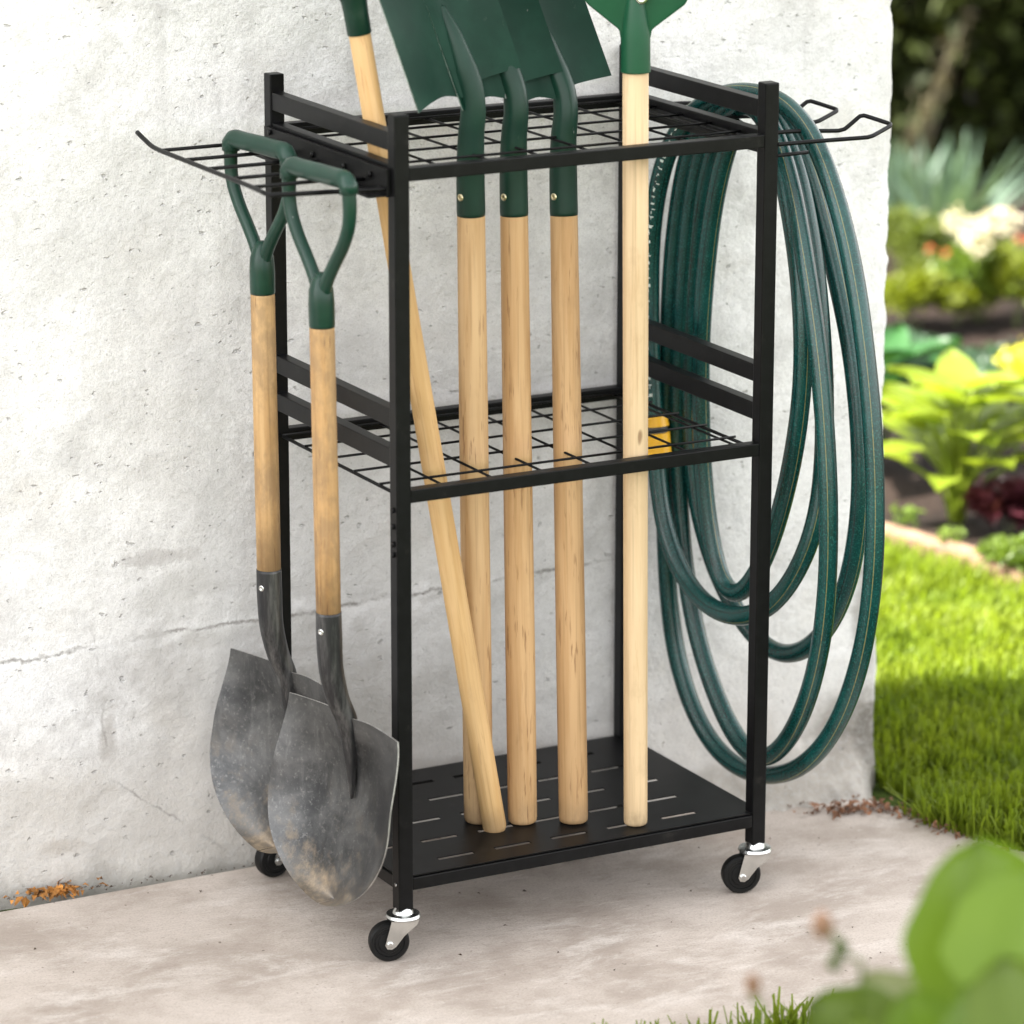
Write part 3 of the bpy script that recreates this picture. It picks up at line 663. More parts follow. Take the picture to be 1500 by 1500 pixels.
# ------------------------------------------------------------------ garden hose, one continuous tube in five turns over the hooks
HP=[(0.672,0.193,1.1527),(0.6826,0.1346,1.1307),(0.6932,0.0974,1.0614),(0.7,0.0679,0.9664),(0.7,0.0382,0.862),(0.7,0.0211,0.7549),(0.7,0.018,0.634),(0.6936,0.0182,0.5683),(0.6777,0.0184,0.5087),(0.6618,0.0466,0.4448),(0.6459,0.0762,0.4049),(0.63,0.1185,0.3812),(0.6279,0.1928,0.3713),(0.6258,0.2594,0.384),(0.6237,0.3155,0.4236),(0.6215,0.3481,0.4824),(0.6194,0.3625,0.5542),(0.619,0.3699,0.6484),(0.619,0.3864,0.7507),(0.619,0.3887,0.8624),(0.619,0.382,0.9323),(0.619,0.3654,1.0042),(0.6266,0.3398,1.069),(0.6393,0.3071,1.1156),(0.652,0.2361,1.151),(0.672,0.1837,1.1571),(0.6803,0.0986,1.1529),(0.6887,0.0559,1.1175),(0.697,0.0124,1.0531),(0.7,-0.0271,0.9782),(0.7,-0.0628,0.8913),(0.7,-0.0881,0.7977),(0.7,-0.1105,0.6933),(0.7,-0.1207,0.5857),(0.6984,-0.1194,0.4745),(0.6957,-0.1028,0.3787),(0.693,-0.0658,0.2861),(0.6904,-0.0124,0.2102),(0.6877,0.0508,0.1577),(0.685,0.1221,0.1247),(0.6783,0.1932,0.114),(0.6715,0.2625,0.1249),(0.6648,0.328,0.175),(0.6581,0.3683,0.2604),(0.6513,0.3797,0.3515),(0.65,0.3863,0.4695),(0.65,0.3892,0.598),(0.65,0.3855,0.7053),(0.65,0.378,0.8227),(0.65,0.3683,0.9287),(0.6505,0.3436,1.0307),(0.6512,0.2956,1.1093),(0.652,0.2265,1.1494),(0.672,0.1835,1.1511),(0.6661,0.1074,1.1114),(0.6602,0.0586,1.0409),(0.655,0.0141,0.9504),(0.655,-0.0105,0.876),(0.655,-0.0351,0.8016),(0.655,-0.0538,0.6959),(0.655,-0.0672,0.5886),(0.6578,-0.0651,0.4864),(0.6614,-0.0475,0.3788),(0.6649,-0.0069,0.2839),(0.6685,0.0521,0.2008),(0.672,0.1137,0.1541),(0.6697,0.1606,0.1512),(0.6674,0.2048,0.1689),(0.6651,0.2647,0.228),(0.6628,0.3157,0.3068),(0.6605,0.3426,0.3924),(0.66,0.372,0.5363),(0.66,0.3704,0.6436),(0.66,0.3649,0.7506),(0.66,0.3562,0.8884),(0.66,0.3387,0.9845),(0.6582,0.3062,1.0716),(0.6551,0.2483,1.129),(0.652,0.1979,1.1486),(0.672,0.1744,1.1584),(0.6959,0.1337,1.1298),(0.7197,0.1084,1.0624),(0.735,0.0885,0.9696),(0.735,0.0392,0.8784),(0.735,0.0031,0.7951),(0.735,-0.0253,0.6802),(0.7336,-0.0305,0.5698),(0.7302,-0.0182,0.4749),(0.7268,0.0241,0.3864),(0.7234,0.0874,0.3246),(0.72,0.1613,0.2963),(0.7091,0.2144,0.3113),(0.6982,0.2612,0.3542),(0.6873,0.3049,0.4092),(0.6764,0.3373,0.4887),(0.672,0.3529,0.5928),(0.672,0.3599,0.7081),(0.672,0.3516,0.8568),(0.672,0.3345,0.9635),(0.6702,0.3023,1.0509),(0.6611,0.2423,1.1114),(0.652,0.1883,1.145),(0.672,0.1833,1.1442),(0.6644,0.1233,1.1141),(0.6568,0.0758,1.058),(0.652,0.0398,0.9856),(0.652,0.0147,0.9012),(0.652,0.0027,0.8241),(0.652,0.0065,0.7332),(0.6527,0.0265,0.6479),(0.6545,0.0614,0.5526),(0.6564,0.1033,0.4768),(0.6582,0.1504,0.4185),(0.66,0.1992,0.3844),(0.6558,0.2282,0.3987),(0.6517,0.255,0.4639),(0.6475,0.2702,0.5456),(0.645,0.2766,0.6446),(0.645,0.2812,0.7409),(0.645,0.2743,0.8531),(0.645,0.2539,0.9643),(0.6481,0.2307,1.0539),(0.652,0.2005,1.1084)]
Q=[Vector(p) for p in HP]
for _ in range(1): Q=[Q[0]]+[(Q[i-1]+Q[i]*2+Q[i+1])/4 for i in range(1,len(Q)-1)]+[Q[-1]]
P=catmull(Q,.011)
for _ in range(5): P=[P[0]]+[(P[i-1]+P[i]*2+P[i+1])/4 for i in range(1,len(P)-1)]+[P[-1]]
SEG=18; HR=.0142
v,f,FR=sweep(P,[HR*(1+.012*math.sin(i*.37)+.01*math.sin(i*.11)) for i in range(len(P))],SEG)
arc=[0]
for i in range(1,len(P)): arc.append(arc[-1]+(P[i]-P[i-1]).length)
uvs=[]
for q in f:
    if len(q)==4:
        i=q[0]//SEG; k=q[0]%SEG
        tw=lambda a:.16*math.sin(a*1.3)+.06*a
        for (di,dk) in ((0,0),(0,1),(1,1),(1,0)):
            a=arc[min(i+di,len(arc)-1)]; uvs.append((a,(k+dk)/SEG))
    else: uvs+= [(0,0)]*len(q)
hose=link('garden_hose',v,f,M['hose'],None,True,None,uvs)
tag(hose,'dark green glittery garden hose with thin yellow stripes coiled over the right side hooks','hose')
# yellow connector on the hose's back strand, with a dark collar below
iz=min((i for i in range(len(P)) if P[i].y>.3 and arc[i]<2.6),key=lambda i:abs(P[i].z-.604))
def along(i,a,b,ra,rb,name,mat):
    st=4; pts=[]; rad=[]
    for k in range(st+1):
        s_=a+(b-a)*k/st; j=min(range(len(P)),key=lambda q:abs(arc[q]-(arc[i]+s_)))
        t=(P[min(j+1,len(P)-1)]-P[j-1]).normalized(); pts.append(P[j]+t*((arc[i]+s_)-arc[j])); rad.append(ra+(rb-ra)*k/st)
    return MB().tube(pts,rad,20).build(name,mat,hose,True)
for o_ in (along(iz,-.024,.010,.0240,.0232,'connector',M['yellow']),along(iz,.0105,.020,.0200,.0200,'connector_collar',M['grey_plastic']),along(iz,.0205,.036,.0228,.0205,'connector',M['yellow'])):
    o_.data.set_sharp_from_angle(angle=R(40))
# faded white lettering marks printed along the back strand above the connector
m=MB(); r2=random.Random(3)
i0=next(i for i in range(iz,len(P)) if P[i].z>.665)
i=i0
viewdir=(CP-P[i0]).normalized()
while i<len(P)-1 and P[i].z<1.10 and P[i].y>.15:
    t=(P[i+1]-P[i-1]).normalized(); o1=(viewdir-t*viewdir.dot(t)).normalized(); o2=t.cross(o1)
    # small strokes: each glyph is a few short bars hugging the tube
    if r2.random()<.84:
        for k in range(r2.randint(2,3)):
            ds=r2.uniform(-.0032,.0032); a0=r2.uniform(-.30,-.02)-.25; a1=a0+r2.choice((.08,.16,.34)); wd=r2.choice((.0007,.0009,.0022))
            n=len(m.v)
            for aa in (a0,(a0+a1)/2,a1):
                for sg in (-1,1):
                    pp=P[i]+t*(ds+sg*wd)+(o1*math.cos(aa)+o2*math.sin(aa))*(HR*1.028); m.v.append(pp[:])
            m.f+=[(n,n+1,n+3,n+2),(n+2,n+3,n+5,n+4)]
    i+=1
tag(m.build('printed_marks',M['white_print'],hose),kind='stuff')

# ------------------------------------------------------------------ vegetation helpers
def np_mesh(name,V,Fq,mat,parent=None,smooth=False):
    me=bpy.data.meshes.new(name); V=np.asarray(V,dtype=np.float32); Fq=np.asarray(Fq,dtype=np.int32); k=Fq.shape[1]
    me.vertices.add(len(V)); me.vertices.foreach_set('co',V.ravel()); me.loops.add(Fq.size); me.loops.foreach_set('vertex_index',Fq.ravel())
    me.polygons.add(len(Fq)); me.polygons.foreach_set('loop_start',np.arange(0,Fq.size,k,dtype=np.int32)); me.polygons.foreach_set('loop_total',np.full(len(Fq),k,dtype=np.int32))
    me.materials.append(mat); me.update(calc_edges=True); me.validate()
    if smooth: me.shade_smooth()
    o=bpy.data.objects.new(name,me); C.objects.link(o)
    if parent: o.parent=parent
    return o
def unit(a): return a/np.maximum(np.linalg.norm(a,axis=1,keepdims=True),1e-9)
def leaves_np(cen,direc,ln,wd,fold=.25,droop=.15):
    """leaf-sized folded blades: 6 verts, 4 quads->2 quads each side"""
    n=len(cen); direc=unit(direc); up=np.tile([0,0,1.],(n,1))+rng.normal(0,.35,(n,3)); side=unit(np.cross(direc,up)); nor=np.cross(side,direc)
    ln=ln[:,None]; wd=wd[:,None]
    b=cen; m1=cen+direc*ln*.5+nor*ln*.04; tip=cen+direc*ln-nor*ln*droop
    l=cen+direc*ln*.45+side*wd*.5+nor*wd*fold; r=cen+direc*ln*.45-side*wd*.5+nor*wd*fold
    V=np.stack([b,l,tip,m1,r],1).reshape(-1,3); i=np.arange(n)[:,None]*5
    Fq=np.concatenate([i+np.array([[0,3,2,1]]),i+np.array([[0,4,2,3]])],0); return V,Fq
def bush(name,base,rad,h,n,leaf,mat,stem=True,clumps=14,upw=.5,label=None,cat=None,group=None,zmin=.02,stems=7,asp=.5,stemmat=None):
    root=empty(name,(base[0],base[1],0))
    cc=rng.normal(0,1,(clumps,3)); cc=unit(cc)*rng.uniform(.35,.85,(clumps,1)); cc[:,2]=np.abs(cc[:,2])*.95-.12
    k=rng.integers(0,clumps,n); off=unit(rng.normal(0,1,(n,3)))*(rng.uniform(0,1,(n,1))**.4)*rng.uniform(.22,.42,(clumps,1))[k]
    p=cc[k]+off; p=p*np.array([rad,rad,h*.52]); p[:,2]+=h*.5; p[:,2]=np.maximum(p[:,2],zmin+rng.uniform(0,.03,n))
    d=off*np.array([1,1,.7])+np.array([0,0,upw*.3])+rng.normal(0,.18,(n,3))
    V,Fq=leaves_np(p,d,leaf*rng.uniform(.6,1.25,n),leaf*asp*rng.uniform(.7,1.2,n))
    np_mesh('foliage',V,Fq,mat,root)
    if stem:
        m=MB()
        for q in range(stems):
            c=cc[q%clumps]*np.array([rad,rad,h*.5])+np.array([0,0,h*.5]); c[2]=max(c[2],.06)
            m.tube(catmull([(rng.normal(0,rad*.06),rng.normal(0,rad*.06),-.03),(c[0]*.4,c[1]*.4,c[2]*.5),tuple(c)],h*.12),[h*.02,h*.018,h*.012]+[h*.01]*60 if False else h*.012,6)
        m.build('stem',stemmat or M['stem'],root,True)
    if label: tag(root,label,cat,group)
    return root
M['stem']=simple('green brown stem',(.09,.11,.035),.7,0,.3,20)
M['bark']=simple('dark bark',(.05,.035,.025),.9,0,.3,20)
M['hosta']=m_leaf('lime hosta leaf',(.145,.205,.016),(.22,.28,.028),.42,.33,12,.5)
M['hosta_dark']=m_leaf('deep green leaf',(.014,.055,.014),(.026,.085,.022),.22,.42,10,.2)
M['lime']=m_leaf('lime groundcover',(.115,.15,.010),(.17,.20,.016),.4,.5)
M['olive']=m_leaf('olive leaf',(.07,.10,.015),(.12,.15,.022),.35,.5)
M['box']=m_leaf('fresh small leaf',(.065,.115,.013),(.12,.18,.02),.35,.45)
M['blue']=m_leaf('blue green blade',(.075,.125,.085),(.11,.17,.12),.25,.45)
M['burg']=m_leaf('burgundy leaf',(.045,.010,.016),(.085,.02,.025),.2,.35)
M['hedge']=m_leaf('dark hedge leaf',(.016,.024,.004),(.032,.042,.007),.15,.55,5,.25)
M['bluegreen_cover']=m_leaf('blue green cover leaf',(.03,.07,.035),(.05,.10,.045),.2,.4)
M['petal_white']=m_leaf('cream petals',(.50,.46,.33),(.58,.54,.42),.3,.6)
M['petal_red']=m_leaf('coral petals',(.60,.12,.05),(.70,.2,.08),.3,.6)
M['petal_yellow']=m_leaf('yellow bracts',(.55,.52,.02),(.65,.60,.05),.35,.6)
M['plume']=m_leaf('tan plume',(.10,.085,.05),(.16,.135,.08),.3,.7)
M['front_leaf']=m_leaf('broad fresh leaf',(.115,.20,.016),(.16,.25,.024),.38,.36,4,.4)
M['front_leaf_dark']=m_leaf('broad dark leaf',(.072,.118,.010),(.10,.15,.014),.32,.4,4,.4)
M['front_leaf_grey']=m_leaf('greyish leaf underside',(.20,.225,.10),(.27,.29,.16),.3,.5,4,.3)
M['bud']=simple('pink brown bud',(.27,.15,.095),.7,0,.3,30)

def big_leaf(m,base,d,up,ln,wd,curl=.25,cup=.18,nl=10,nw=6,heart=.0,rnd=False):
    """one broad veined leaf as a curved sheet appended to MB m"""
    d=Vector(d).normalized(); s=d.cross(Vector(up)).normalized(); n=s.cross(d).normalized(); base=Vector(base); n0=len(m.v)
    for i in range(nl+1):
        t=i/nl; hw=wd*.5*(math.sin(math.pi*min(1,(t*.96+.04))**.72)**.85) if t<1 else 0
        if rnd: hw=wd*.5*(max(0,1-(2*t-1)**2)**.66)*(1.12-.34*max(0,t-.40))*(1+.035*math.sin(t*17+ln*90))
        for j in range(nw+1):
            u=j/nw*2-1
            p=base+d*(ln*(t-heart*abs(u)**1.5*(1-t)*.3))+s*(u*hw)+n*(-curl*ln*t*t+cup*wd*abs(u)**1.4*.5+.012*ln*math.sin(u*9)*math.sin(math.pi*t))
            m.v.append(p[:])
    for i in range(nl):
        for j in range(nw):
            a=n0+i*(nw+1)+j; m.f.append((a,a+1,a+nw+2,a+nw+1))
def hosta(name,base,n,hh,spread,ln,mat,label,cat,seed,group=None,azs=None):
    r_=random.Random(seed); root=empty(name,(base[0],base[1],0)); 
    for k in range(n):
        az=2*math.pi*(k*.381966)+r_.uniform(-.25,.25); ring=(k+.5)/n; ra=spread*(.22+.75*ring)*r_.uniform(.85,1.1); z=hh*(1.0-.62*ring)*r_.uniform(.88,1.08)
        dx,dy=math.cos(az),math.sin(az)
        st=MB(); tip=Vector((dx*ra*.55,dy*ra*.55,z*.86))
        P_=catmull([(dx*.008,dy*.008,-.02),(dx*ra*.18,dy*ra*.18,z*.45),tip],.02); q=len(P_)
        st.tube(P_,[.0052-.002*i/q for i in range(q)],7)
        st.build('leaf_stalk',mat,root,True)
        lm=MB(); L=ln*r_.uniform(.8,1.15); el=r_.uniform(.15,.65)*(1-.7*ring)+.05
        big_leaf(lm,tip,(dx,dy,el+.25),(0,0,1),L,L*r_.uniform(.58,.72),curl=r_.uniform(.18,.4),cup=r_.uniform(.15,.4),heart=.5)
        lm.build('leaf',mat,root,True)
    return tag(root,label,cat,group)

# grass: every blade a bent strip; nobody could count it
def grass(name,pts,hmean,seed,mat,hvar=.35,lean=.5,wd=.0026):
    g=np.random.default_rng(seed); n=len(pts); az=g.uniform(0,2*np.pi,n); h=hmean*g.uniform(1-hvar,1+hvar,n); w_=wd*g.uniform(.6,1.3,n)
    ln=np.abs(g.normal(0,lean,n)); d=np.stack([np.cos(az),np.sin(az),np.zeros(n)],1); s=np.stack([-np.sin(az),np.cos(az),np.zeros(n)],1)
    z=np.array([0,0,1.]); V=[]
    for t,k in ((0,1),(.45,.85),(.8,.5)):
        c=pts+d*(h*ln*t*t)[:,None]+z*(h*t*(1-.25*ln*t))[:,None]
        V+=[c-s*(w_*k)[:,None],c+s*(w_*k)[:,None]]
    V.append(pts+d*(h*ln)[:,None]+z*(h*(1-.25*ln))[:,None]); V=np.stack(V,1).reshape(-1,3); i=np.arange(n)[:,None]*7
    q=np.concatenate([i+np.array([[0,1,3,2]]),i+np.array([[2,3,5,4]])],0); o=np_mesh(name,V,q,mat)
    return o
def inside_pave(x,y):
    # right and front edge of the slab as a function of y
    ex=np.interp(y,[-.5,-.3,-.06,.036,.14,.26,.36,.45],[.93,1.055,1.045,1.01,.985,.965,.935,.9])
    return (x<ex-.012)&(y>-.52)
def scatter(n,x0,x1,y0,y1,seed):
    g=np.random.default_rng(seed); return g.uniform(x0,x1,n),g.uniform(y0,y1,n)
x,y=scatter(190000,.90,2.6,-.75,3.4,5)
bedx=2.53-(y+2)*.2107; wallx=((x<1.052)&(y>.375)&(y<.86))|((x<1.045)&(y>.19)&(y<.5))
cl=np.array([noise.noise(Vector((a*5,b*5,0))) for a,b in zip(x,y)])
dens=np.clip(1.15-.22*(y-.2),.35,1)
# keep the strip the photograph and a small step aside can see
fw=(x+2.354)*.4726+(y+4.722)*.8813; rt=(x+2.354)*.8813-(y+4.722)*.4726
keep=(~inside_pave(x,y))&(x<bedx-.01)&(~wallx)&(rt/fw>.075)&(rt/fw<.19)&(rng.uniform(0,1,len(x))<dens)
x=x[keep];y=y[keep];cl=cl[keep]; z=np.full(len(x),-.025)
near=np.clip(1-np.abs(x-np.interp(y,[-.5,-.3,-.06,.036,.14,.26,.36],[.93,1.055,1.045,1.01,.985,.965,.935]))/.12,0,1)
gl=grass('lawn_grass',np.stack([x,y,z],1),.060*(1+.45*cl+.25*near),6,M['grass'])
tag(gl,'sunlit and shaded lawn grass beside the paving','grass',kind='stuff')
x,y=scatter(60000,-.7,1.6,-1.15,-.3,9)
cl=np.array([noise.noise(Vector((a*6,b*6,4))) for a,b in zip(x,y)])
fe=.025+np.interp(x,[-.5,-.15,.1,.5,.86,1.06],[-1.05,-.48,-.41,-.53,-.50,-.3])
keep=(y<fe-.005)&(y>fe-.42)&(x>-.35)&(x<1.3)
x=x[keep];y=y[keep];cl=cl[keep]
gf=grass('front_grass',np.stack([x,y,np.full(len(x),-.025)],1),.074*(1+.5*cl),10,M['grass'])
tag(gf,'grass blades along the front edge of the paving','grass',kind='stuff')

# dry litter where the slab meets wall and lawn
def litter(name,c,rx,ry,n,size,mat,ang,seed):
    r_=np.random.default_rng(seed); p=np.stack([r_.normal(0,rx,n),r_.normal(0,ry,n),np.zeros(n)],1); ca,sa=math.cos(ang),math.sin(ang)
    p=np.stack([p[:,0]*ca-p[:,1]*sa+c[0],p[:,0]*sa+p[:,1]*ca+c[1],.002+np.abs(r_.normal(0,size*.25,n))],1)
    d=r_.normal(0,1,(n,3)); d[:,2]*=.35; V,Fq=leaves_np(p,d,size*r_.uniform(.4,1.2,n),size*.55*r_.uniform(.5,1.2,n),.3,.3); return np_mesh(name,V,Fq,mat)
M['dry']=simple('dry orange leaf',(.40,.17,.035),.85,0,.45,40); M['dry_brown']=simple('dry brown leaf',(.20,.095,.05),.9,0,.5,40); M['crumb']=simple('soil crumbs',(.06,.04,.028),.95,0,.5,40)
p=ground(68,1297); q=ground(240,1277); r0=ground(1250,1184); r1=ground(1370,1208)
tag(litter('dry_leaf_litter',(p.x,p.y-.040),.030,.007,120,.017,M['dry'],R(-8),1),'crumpled orange leaf litter at the foot of the wall on the left','leaf litter',kind='stuff')
tag(litter('dry_leaf_litter',(r0.x-.0,r0.y-.01),.042,.014,150,.016,M['dry_brown'],R(-20),2),'brown dry litter where wall, paving and lawn meet','leaf litter',kind='stuff')
tag(litter('dry_leaf_litter',(r1.x-.012,r1.y),.012,.075,110,.013,M['dry_brown'],R(12),3),'brown dry litter along the lawn edge of the paving','leaf litter',kind='stuff')
r_=np.random.default_rng(12); n=300; px_=np.stack([r_.uniform(-.55,1.0,n),r_.uniform(-.55,.44,n),np.full(n,.001)],1); px_[:230,1]=.468-.1*px_[:230,0]-np.abs(r_.normal(0,.010,230))-.010
px_=px_[px_[:,0]<.93]; d=r_.normal(0,1,(len(px_),3)); d[:,2]=np.abs(d[:,2])*.3; V,Fq=leaves_np(px_,d,.0062*r_.uniform(.3,1.3,len(px_)),.004*r_.uniform(.4,1.2,len(px_)),.3,.2)
tag(np_mesh('soil_crumbs',V,Fq,M['crumb']),'small dark crumbs and leaf bits scattered over the paving','debris',kind='stuff')

# ------------------------------------------------------------------ flower bed
hosta('lime_hosta',(2.045,1.62),34,.31,.235,.135,M['hosta'],'large lime green hosta with upright stalks and sunlit leaves in the bed','hosta',4)
hosta('dark_hosta',(2.13,2.06),24,.27,.24,.15,M['hosta_dark'],'deep green broad leaved plant behind the wall edge, left of the lime hosta','hosta',8)
g0=ground(1478,772); bush('burgundy_heuchera',(g0.x,g0.y),.075,.085,420,.04,M['burg'],label='low burgundy leaved heuchera beside the lime hosta',cat='heuchera',asp=.9,upw=.6,stems=4)
g0=ground(1478,845); bush('mound_shrub',(g0.x,g0.y),.085,.085,2600,.014,M['box'],label='small round fresh green mound shrub at the bed edge',cat='shrub',stems=6)
g0=ground(1325,785); bush('seedling',(g0.x,g0.y),.028,.035,60,.02,M['box'],label='tiny green seedling in dark soil left of the lime hosta',cat='seedling',stems=2,clumps=5)
g0=ground(1392,815); bush('seedling',(g0.x,g0.y),.030,.032,80,.016,M['box'],label='tiny green seedling in dark soil in front of the lime hosta',cat='seedling',stems=2,clumps=5)
# yellow bracted flower on a stem
g0=ground(1490,668); fr=empty('yellow_spurge',(g0.x,g0.y,0)); m=MB(); m.tube(catmull([(0,0,-.02),(.004,0,.10),(0,0,.20)],.02),.004,7); m.build('stem',M['box'],fr,True)
n=160; V,Fq=leaves_np(np.stack([rng.normal(0,.022,n),rng.normal(0,.022,n),.205+rng.normal(0,.014,n)],1),rng.normal(0,1,(n,3))+[0,0,.6],.016*rng.uniform(.6,1.3,n),.013*rng.uniform(.7,1.2,n)); np_mesh('flower_head',V,Fq,M['petal_yellow'],fr)
n=40; V,Fq=leaves_np(np.stack([rng.normal(0,.006,n),rng.normal(0,.006,n),rng.uniform(.03,.17,n)],1),rng.normal(0,1,(n,3))+[0,0,.3],.05*rng.uniform(.6,1.2,n),.012*rng.uniform(.7,1.2,n)); np_mesh('foliage',V,Fq,M['box'],fr)
tag(fr,'yellow flowering spurge standing above the lime hosta','flower')
for (px0,py0,ra,hh,lab) in ((1400,585,.17,.05,'flat blue green groundcover patch behind the lime hosta'),(1475,560,.14,.05,'flat blue green groundcover patch at the right behind the hosta'),(1315,545,.12,.06,'flat blue green groundcover patch by the wall edge')):
    g0=ground(px0,py0); bush('groundcover',(g0.x,g0.y),ra,hh,700,.038,M['bluegreen_cover'],label=lab,cat='groundcover',group='groundcover patches behind the hostas',asp=.8,stems=3)
# second row beyond the bare soil
def G(a,b): g=ground(a,b); return (g.x,g.y)
bush('lime_mound',G(1335,472),.135,.13,3600,.022,M['lime'],label='bright lime mound plant left of the cream flowers',cat='plant',stems=5,asp=.7)
bush('lime_mound',G(1400,468),.10,.10,2000,.022,M['lime'],label='bright lime mound plant below the cream flowers',cat='plant',stems=5,asp=.7)
bush('lime_mound',G(1490,470),.11,.17,2200,.024,M['lime'],label='bright lime mound plant right of the cream flowers',cat='plant',stems=5,asp=.7)
def flowering(name,base,rad,h,mat,leafm,label,nf,fr_,seed):
    r_=random.Random(seed); b=bush(name,base,rad,h*.8,1800,.03,leafm,label=label,cat='flower',stems=6)
    for k in range(nf):
        a=r_.uniform(0,6.28); q=r_.uniform(.05,.8)*rad; c=np.array([q*math.cos(a),q*math.sin(a),h*r_.uniform(.86,1.08)]); n=70
        off=unit(rng.normal(0,1,(n,3)))*fr_*rng.uniform(.4,1,(n,1)); V,Fq=leaves_np(c+off,off+rng.normal(0,.004,(n,3)),fr_*.6*rng.uniform(.6,1.2,n),fr_*.5*rng.uniform(.6,1.2,n))
        f_=np_mesh('flower_head',V,Fq,mat,b)
        m=MB(); m.tube([(c[0]*.3,c[1]*.3,-.02),(c[0]*.8,c[1]*.8,c[2]*.6),tuple(c)],.004,6); m.build('flower_stem',M['stem'],b,True)
    return b
flowering('cream_hydrangea',G(1432,462),.115,.215,M['petal_white'],M['box'],'bush with clustered cream white flower heads in the bed',9,.027,5)
flowering('coral_flower',G(1362,432),.07,.115,M['petal_red'],M['olive'],'coral red flowers left of the cream white flowers',2,.008,6)
flowering('coral_flower',G(1496,420),.07,.12,M['petal_red'],M['olive'],'coral red flowers at the right edge beyond the cream white flowers',2,.008,7)
bush('olive_mound',G(1325,408),.12,.17,2000,.03,M['olive'],label='olive green mound plant at the wall edge below the spiky plant',cat='plant')
bush('olive_mound',G(1425,405),.13,.10,1400,.03,M['olive'],label='olive green low plant under the spiky blue green leaves',cat='plant')
def spiky(name,base,n,h,mat,label,seed,spread=.35):
    r_=random.Random(seed); root=empty(name,(base[0],base[1],0))
    for k in range(n):
        a=r_.uniform(0,6.28); le=abs(r_.gauss(0,spread)); L=h*r_.uniform(.7,1.1); b0=Vector((math.cos(a)*.05*r_.random(),math.sin(a)*.05*r_.random(),-.02)); d=Vector((math.cos(a)*le,math.sin(a)*le,1)).normalized()
        m=MB(); s=Vector((-math.sin(a),math.cos(a),0)); nn=8; v0=len(m.v)
        for i in range(nn+1):
            t=i/nn; w_=.021*(1-t**2.2)+.0008; p=b0+d*L*t+Vector((math.cos(a),math.sin(a),0))*(.10*L*t*t*le*2)-Vector((0,0,.1*L*t*t*le)); fo=d.cross(s)*(w_*.35)
            m.v+=[(p-s*w_)[:],(p+fo)[:],(p+s*w_)[:]]
        for i in range(nn):
            q=i*3; m.f+=[(q,q+1,q+4,q+3),(q+1,q+2,q+5,q+4)]
        m.build('blade_leaf',mat,root,True)
    return tag(root,label,'plant')
spiky('blue_flag_iris',G(1385,372),46,.34,M['blue'],'spiky blue green sword leaved plant beyond the cream flowers',3,.42)
spiky('blue_flag_iris',G(1325,345),22,.27,M['blue'],'smaller spiky blue green plant beside the wall edge',9,.3)
# tan plume grass in front of the hedge
pl=empty('plume_grass',(*G(1330,330),0))
for k in range(5):
    a=random.uniform(-.3,.3); top=Vector((RX.x*(.02+.032*k)-.02,RX.y*(.02+.032*k),.30+.055*k+random.uniform(-.03,.03)))
    m=MB(); Pm=catmull([(random.uniform(-.02,.02),random.uniform(-.02,.02),-.02),tuple(top*.55+Vector((0,0,.03))),tuple(top)],.03); m.tube(Pm,.0025,5); m.build('stem',M['plume'],pl,True)
    n=16; t=rng.uniform(.62,1.06,n); cen=np.outer(t,np.array(top))+rng.normal(0,.011,(n,3)); V,Fq=leaves_np(cen,rng.normal(0,.6,(n,3))+np.array(top)/top.length,.05*rng.uniform(.5,1.2,n),.005*rng.uniform(.6,1.2,n)); np_mesh('plume',V,Fq,M['plume'],pl)
tag(pl,'tall tan plumed grass in front of the dark hedge','grass')
# dark hedge: separate big shrubs standing shoulder to shoulder, with trunks and deep shade between
HB=[(1240,255,.75,2.6),(1345,250,.62,2.7),(1440,262,.62,2.5),(1540,255,.70,2.7),(1660,270,.75,2.6),(1140,240,.8,2.7)]
HL=['dark evergreen hedge shrub mostly hidden behind the white wall','dark evergreen hedge shrub behind the tan plumes','dark evergreen hedge shrub behind the spiky plant','dark evergreen hedge shrub at the right edge of the view','dark evergreen hedge shrub beyond the right edge','dark evergreen hedge shrub farthest behind the wall']
for (a_,b_,ra,hh),lab in zip(HB,HL):
    g0=ground(a_,b_); base=Vector((g0.x,g0.y,0))+Vector((.473,.881,0))*(ra*.75); root=empty('hedge_shrub',(base.x,base.y,0))
    n=9000; th=rng.uniform(0,2*np.pi,n); zz_=hh*rng.uniform(0,1,n)**.8; prof=ra*np.sqrt(np.clip(1.02-(zz_/hh)**3,0,1)); lum=np.array([noise.noise(Vector((math.cos(t)*2.2+a_,math.sin(t)*2.2,zq*2.6))) for t,zq in zip(th,zz_)])
    rr_=prof*(rng.uniform(.55,1,n)**.35)*(1+.30*lum); p=np.stack([rr_*np.cos(th),rr_*np.sin(th),zz_+.01],1); d=np.stack([np.cos(th),np.sin(th),rng.normal(.1,.5,n)],1)+rng.normal(0,.4,(n,3))
    V,Fq=leaves_np(p,d,.085*rng.uniform(.5,1.3,n),.04*rng.uniform(.6,1.2,n)); np_mesh('foliage',V,Fq,M['hedge'],root)
    m=MB()
    for q in range(5):
        a=q*1.256; m.tube(catmull([(.05*math.cos(a),.05*math.sin(a),-.05),(.18*ra*math.cos(a),.18*ra*math.sin(a),hh*.35),(.5*ra*math.cos(a+.3),.5*ra*math.sin(a+.3),hh*.85)],.15),.022,7)
    m.build('trunk',M['bark'],root,True); tag(root,lab,'hedge',group='dark shrubs of the hedge at the back')

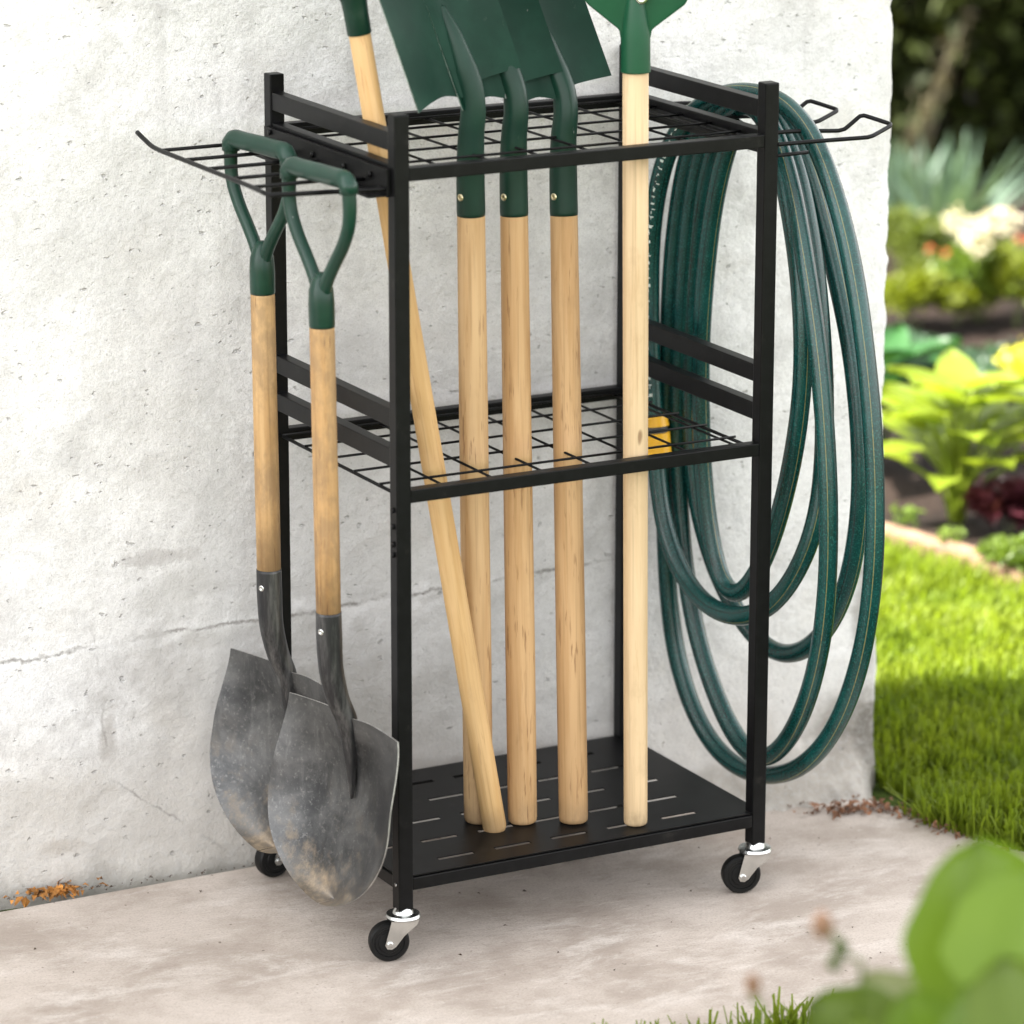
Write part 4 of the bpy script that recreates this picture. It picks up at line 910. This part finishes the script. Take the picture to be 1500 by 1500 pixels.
# ------------------------------------------------------------------ blurred plants close to the camera
def campt(px,py,d): return CP+(H+RX*((px-750)/F)+UP*((750-py)/F))*d
fp=empty('broad_leaf_plant',(-.27,-1.83,0)); O=Vector((-.27,-1.83,0))
tocam=-H
def fleaf(b,t,wd,mat,tilt=(0,0,0),curl=.12,d=3.75,dt=0):
    bp=campt(*b,d)-O; tp=campt(*t,d+dt)-O; m=MB(); dd=tp-bp
    big_leaf(m,bp,dd,Vector(tocam)+Vector(tilt),dd.length,wd,curl=curl,cup=.22,nl=18,nw=10,heart=.12,rnd=True); m.build('leaf',M[mat],fp,True)
    s=MB(); s.tube(catmull([(rngp.uniform(-.02,.02),rngp.uniform(-.02,.02),-.03),tuple(Vector((bp.x*.6,bp.y*.6,bp.z*.55))),tuple(bp)],.05),.004,7); s.build('leaf_stalk',M['stem'],fp,True)
rngp=random.Random(2)
fleaf((1462,1530),(1440,1224),.16,'front_leaf',(.2,0,.3),d=3.75,dt=.03)
fleaf((1500,1500),(1530,1255),.150,'front_leaf',(-.4,0,.4),d=3.68,dt=.05)
fleaf((1330,1555),(1185,1465),.085,'front_leaf_dark',(0,0,.5),d=3.80)
fleaf((1400,1530),(1265,1425),.060,'front_leaf_grey',(0,0,.8),d=3.86)
fleaf((1420,1560),(1330,1425),.075,'front_leaf_dark',(.1,0,.5),d=3.9)
fleaf((1370,1580),(1330,1450),.075,'front_leaf',(.2,0,.6),d=3.72)
fleaf((1500,1540),(1470,1400),.085,'front_leaf_dark',(-.3,0,.4),d=3.6)
fleaf((1460,1590),(1420,1440),.09,'front_leaf',(.3,0,.3),d=3.65)
fleaf((1280,1600),(1240,1490),.06,'front_leaf_dark',(.1,0,.3),d=3.7)
fleaf((1540,1600),(1500,1330),.10,'front_leaf_dark',(.2,0,.2),d=3.95)
tag(fp,'large out of focus broad leaved green plant in the lower right foreground','plant')
def budstem(base,pts,buds,label,d):
    o=empty('budding_flower',base); O_=Vector(base); P3=[Vector((0,0,-.03)),Vector((.0,.0,.3))]+[campt(a,b,d)-O_ for a,b in pts]
    m=MB(); m.tube(catmull([p[:] for p in P3],.02),.0022,7); m.build('stem',M['box'],o,True)
    for (a,b,r_,mt) in buds:
        c=campt(a,b,d)-O_; mm=MB().lathe([(.0006,-1.5*r_),(.45*r_,-1.2*r_),(r_*.8,-.5*r_),(r_*.85,.1*r_),(.6*r_,.8*r_),(.2*r_,1.35*r_),(.0005,1.5*r_)],12); bb=mm.build('bud',M[mt],o,True); bb.location=c
        bb.rotation_euler=(.3,-.3,0); 
    return tag(o,label,'flower')
budstem((-.42,-1.62,0),[(1262,1470),(1240,1400),(1222,1372),(1207,1352)],[(1205,1354,.0125,'bud'),(1232,1388,.008,'box'),(1222,1410,.0075,'box')],'thin stem with a pink brown bud at its tip left of the big blurred leaf',3.78)
budstem((-.50,-1.60,0),[(1112,1530),(1105,1465),(1103,1445)],[(1103,1442,.010,'bud')],'thin stem with a single pink brown bud above the front grass',3.85)
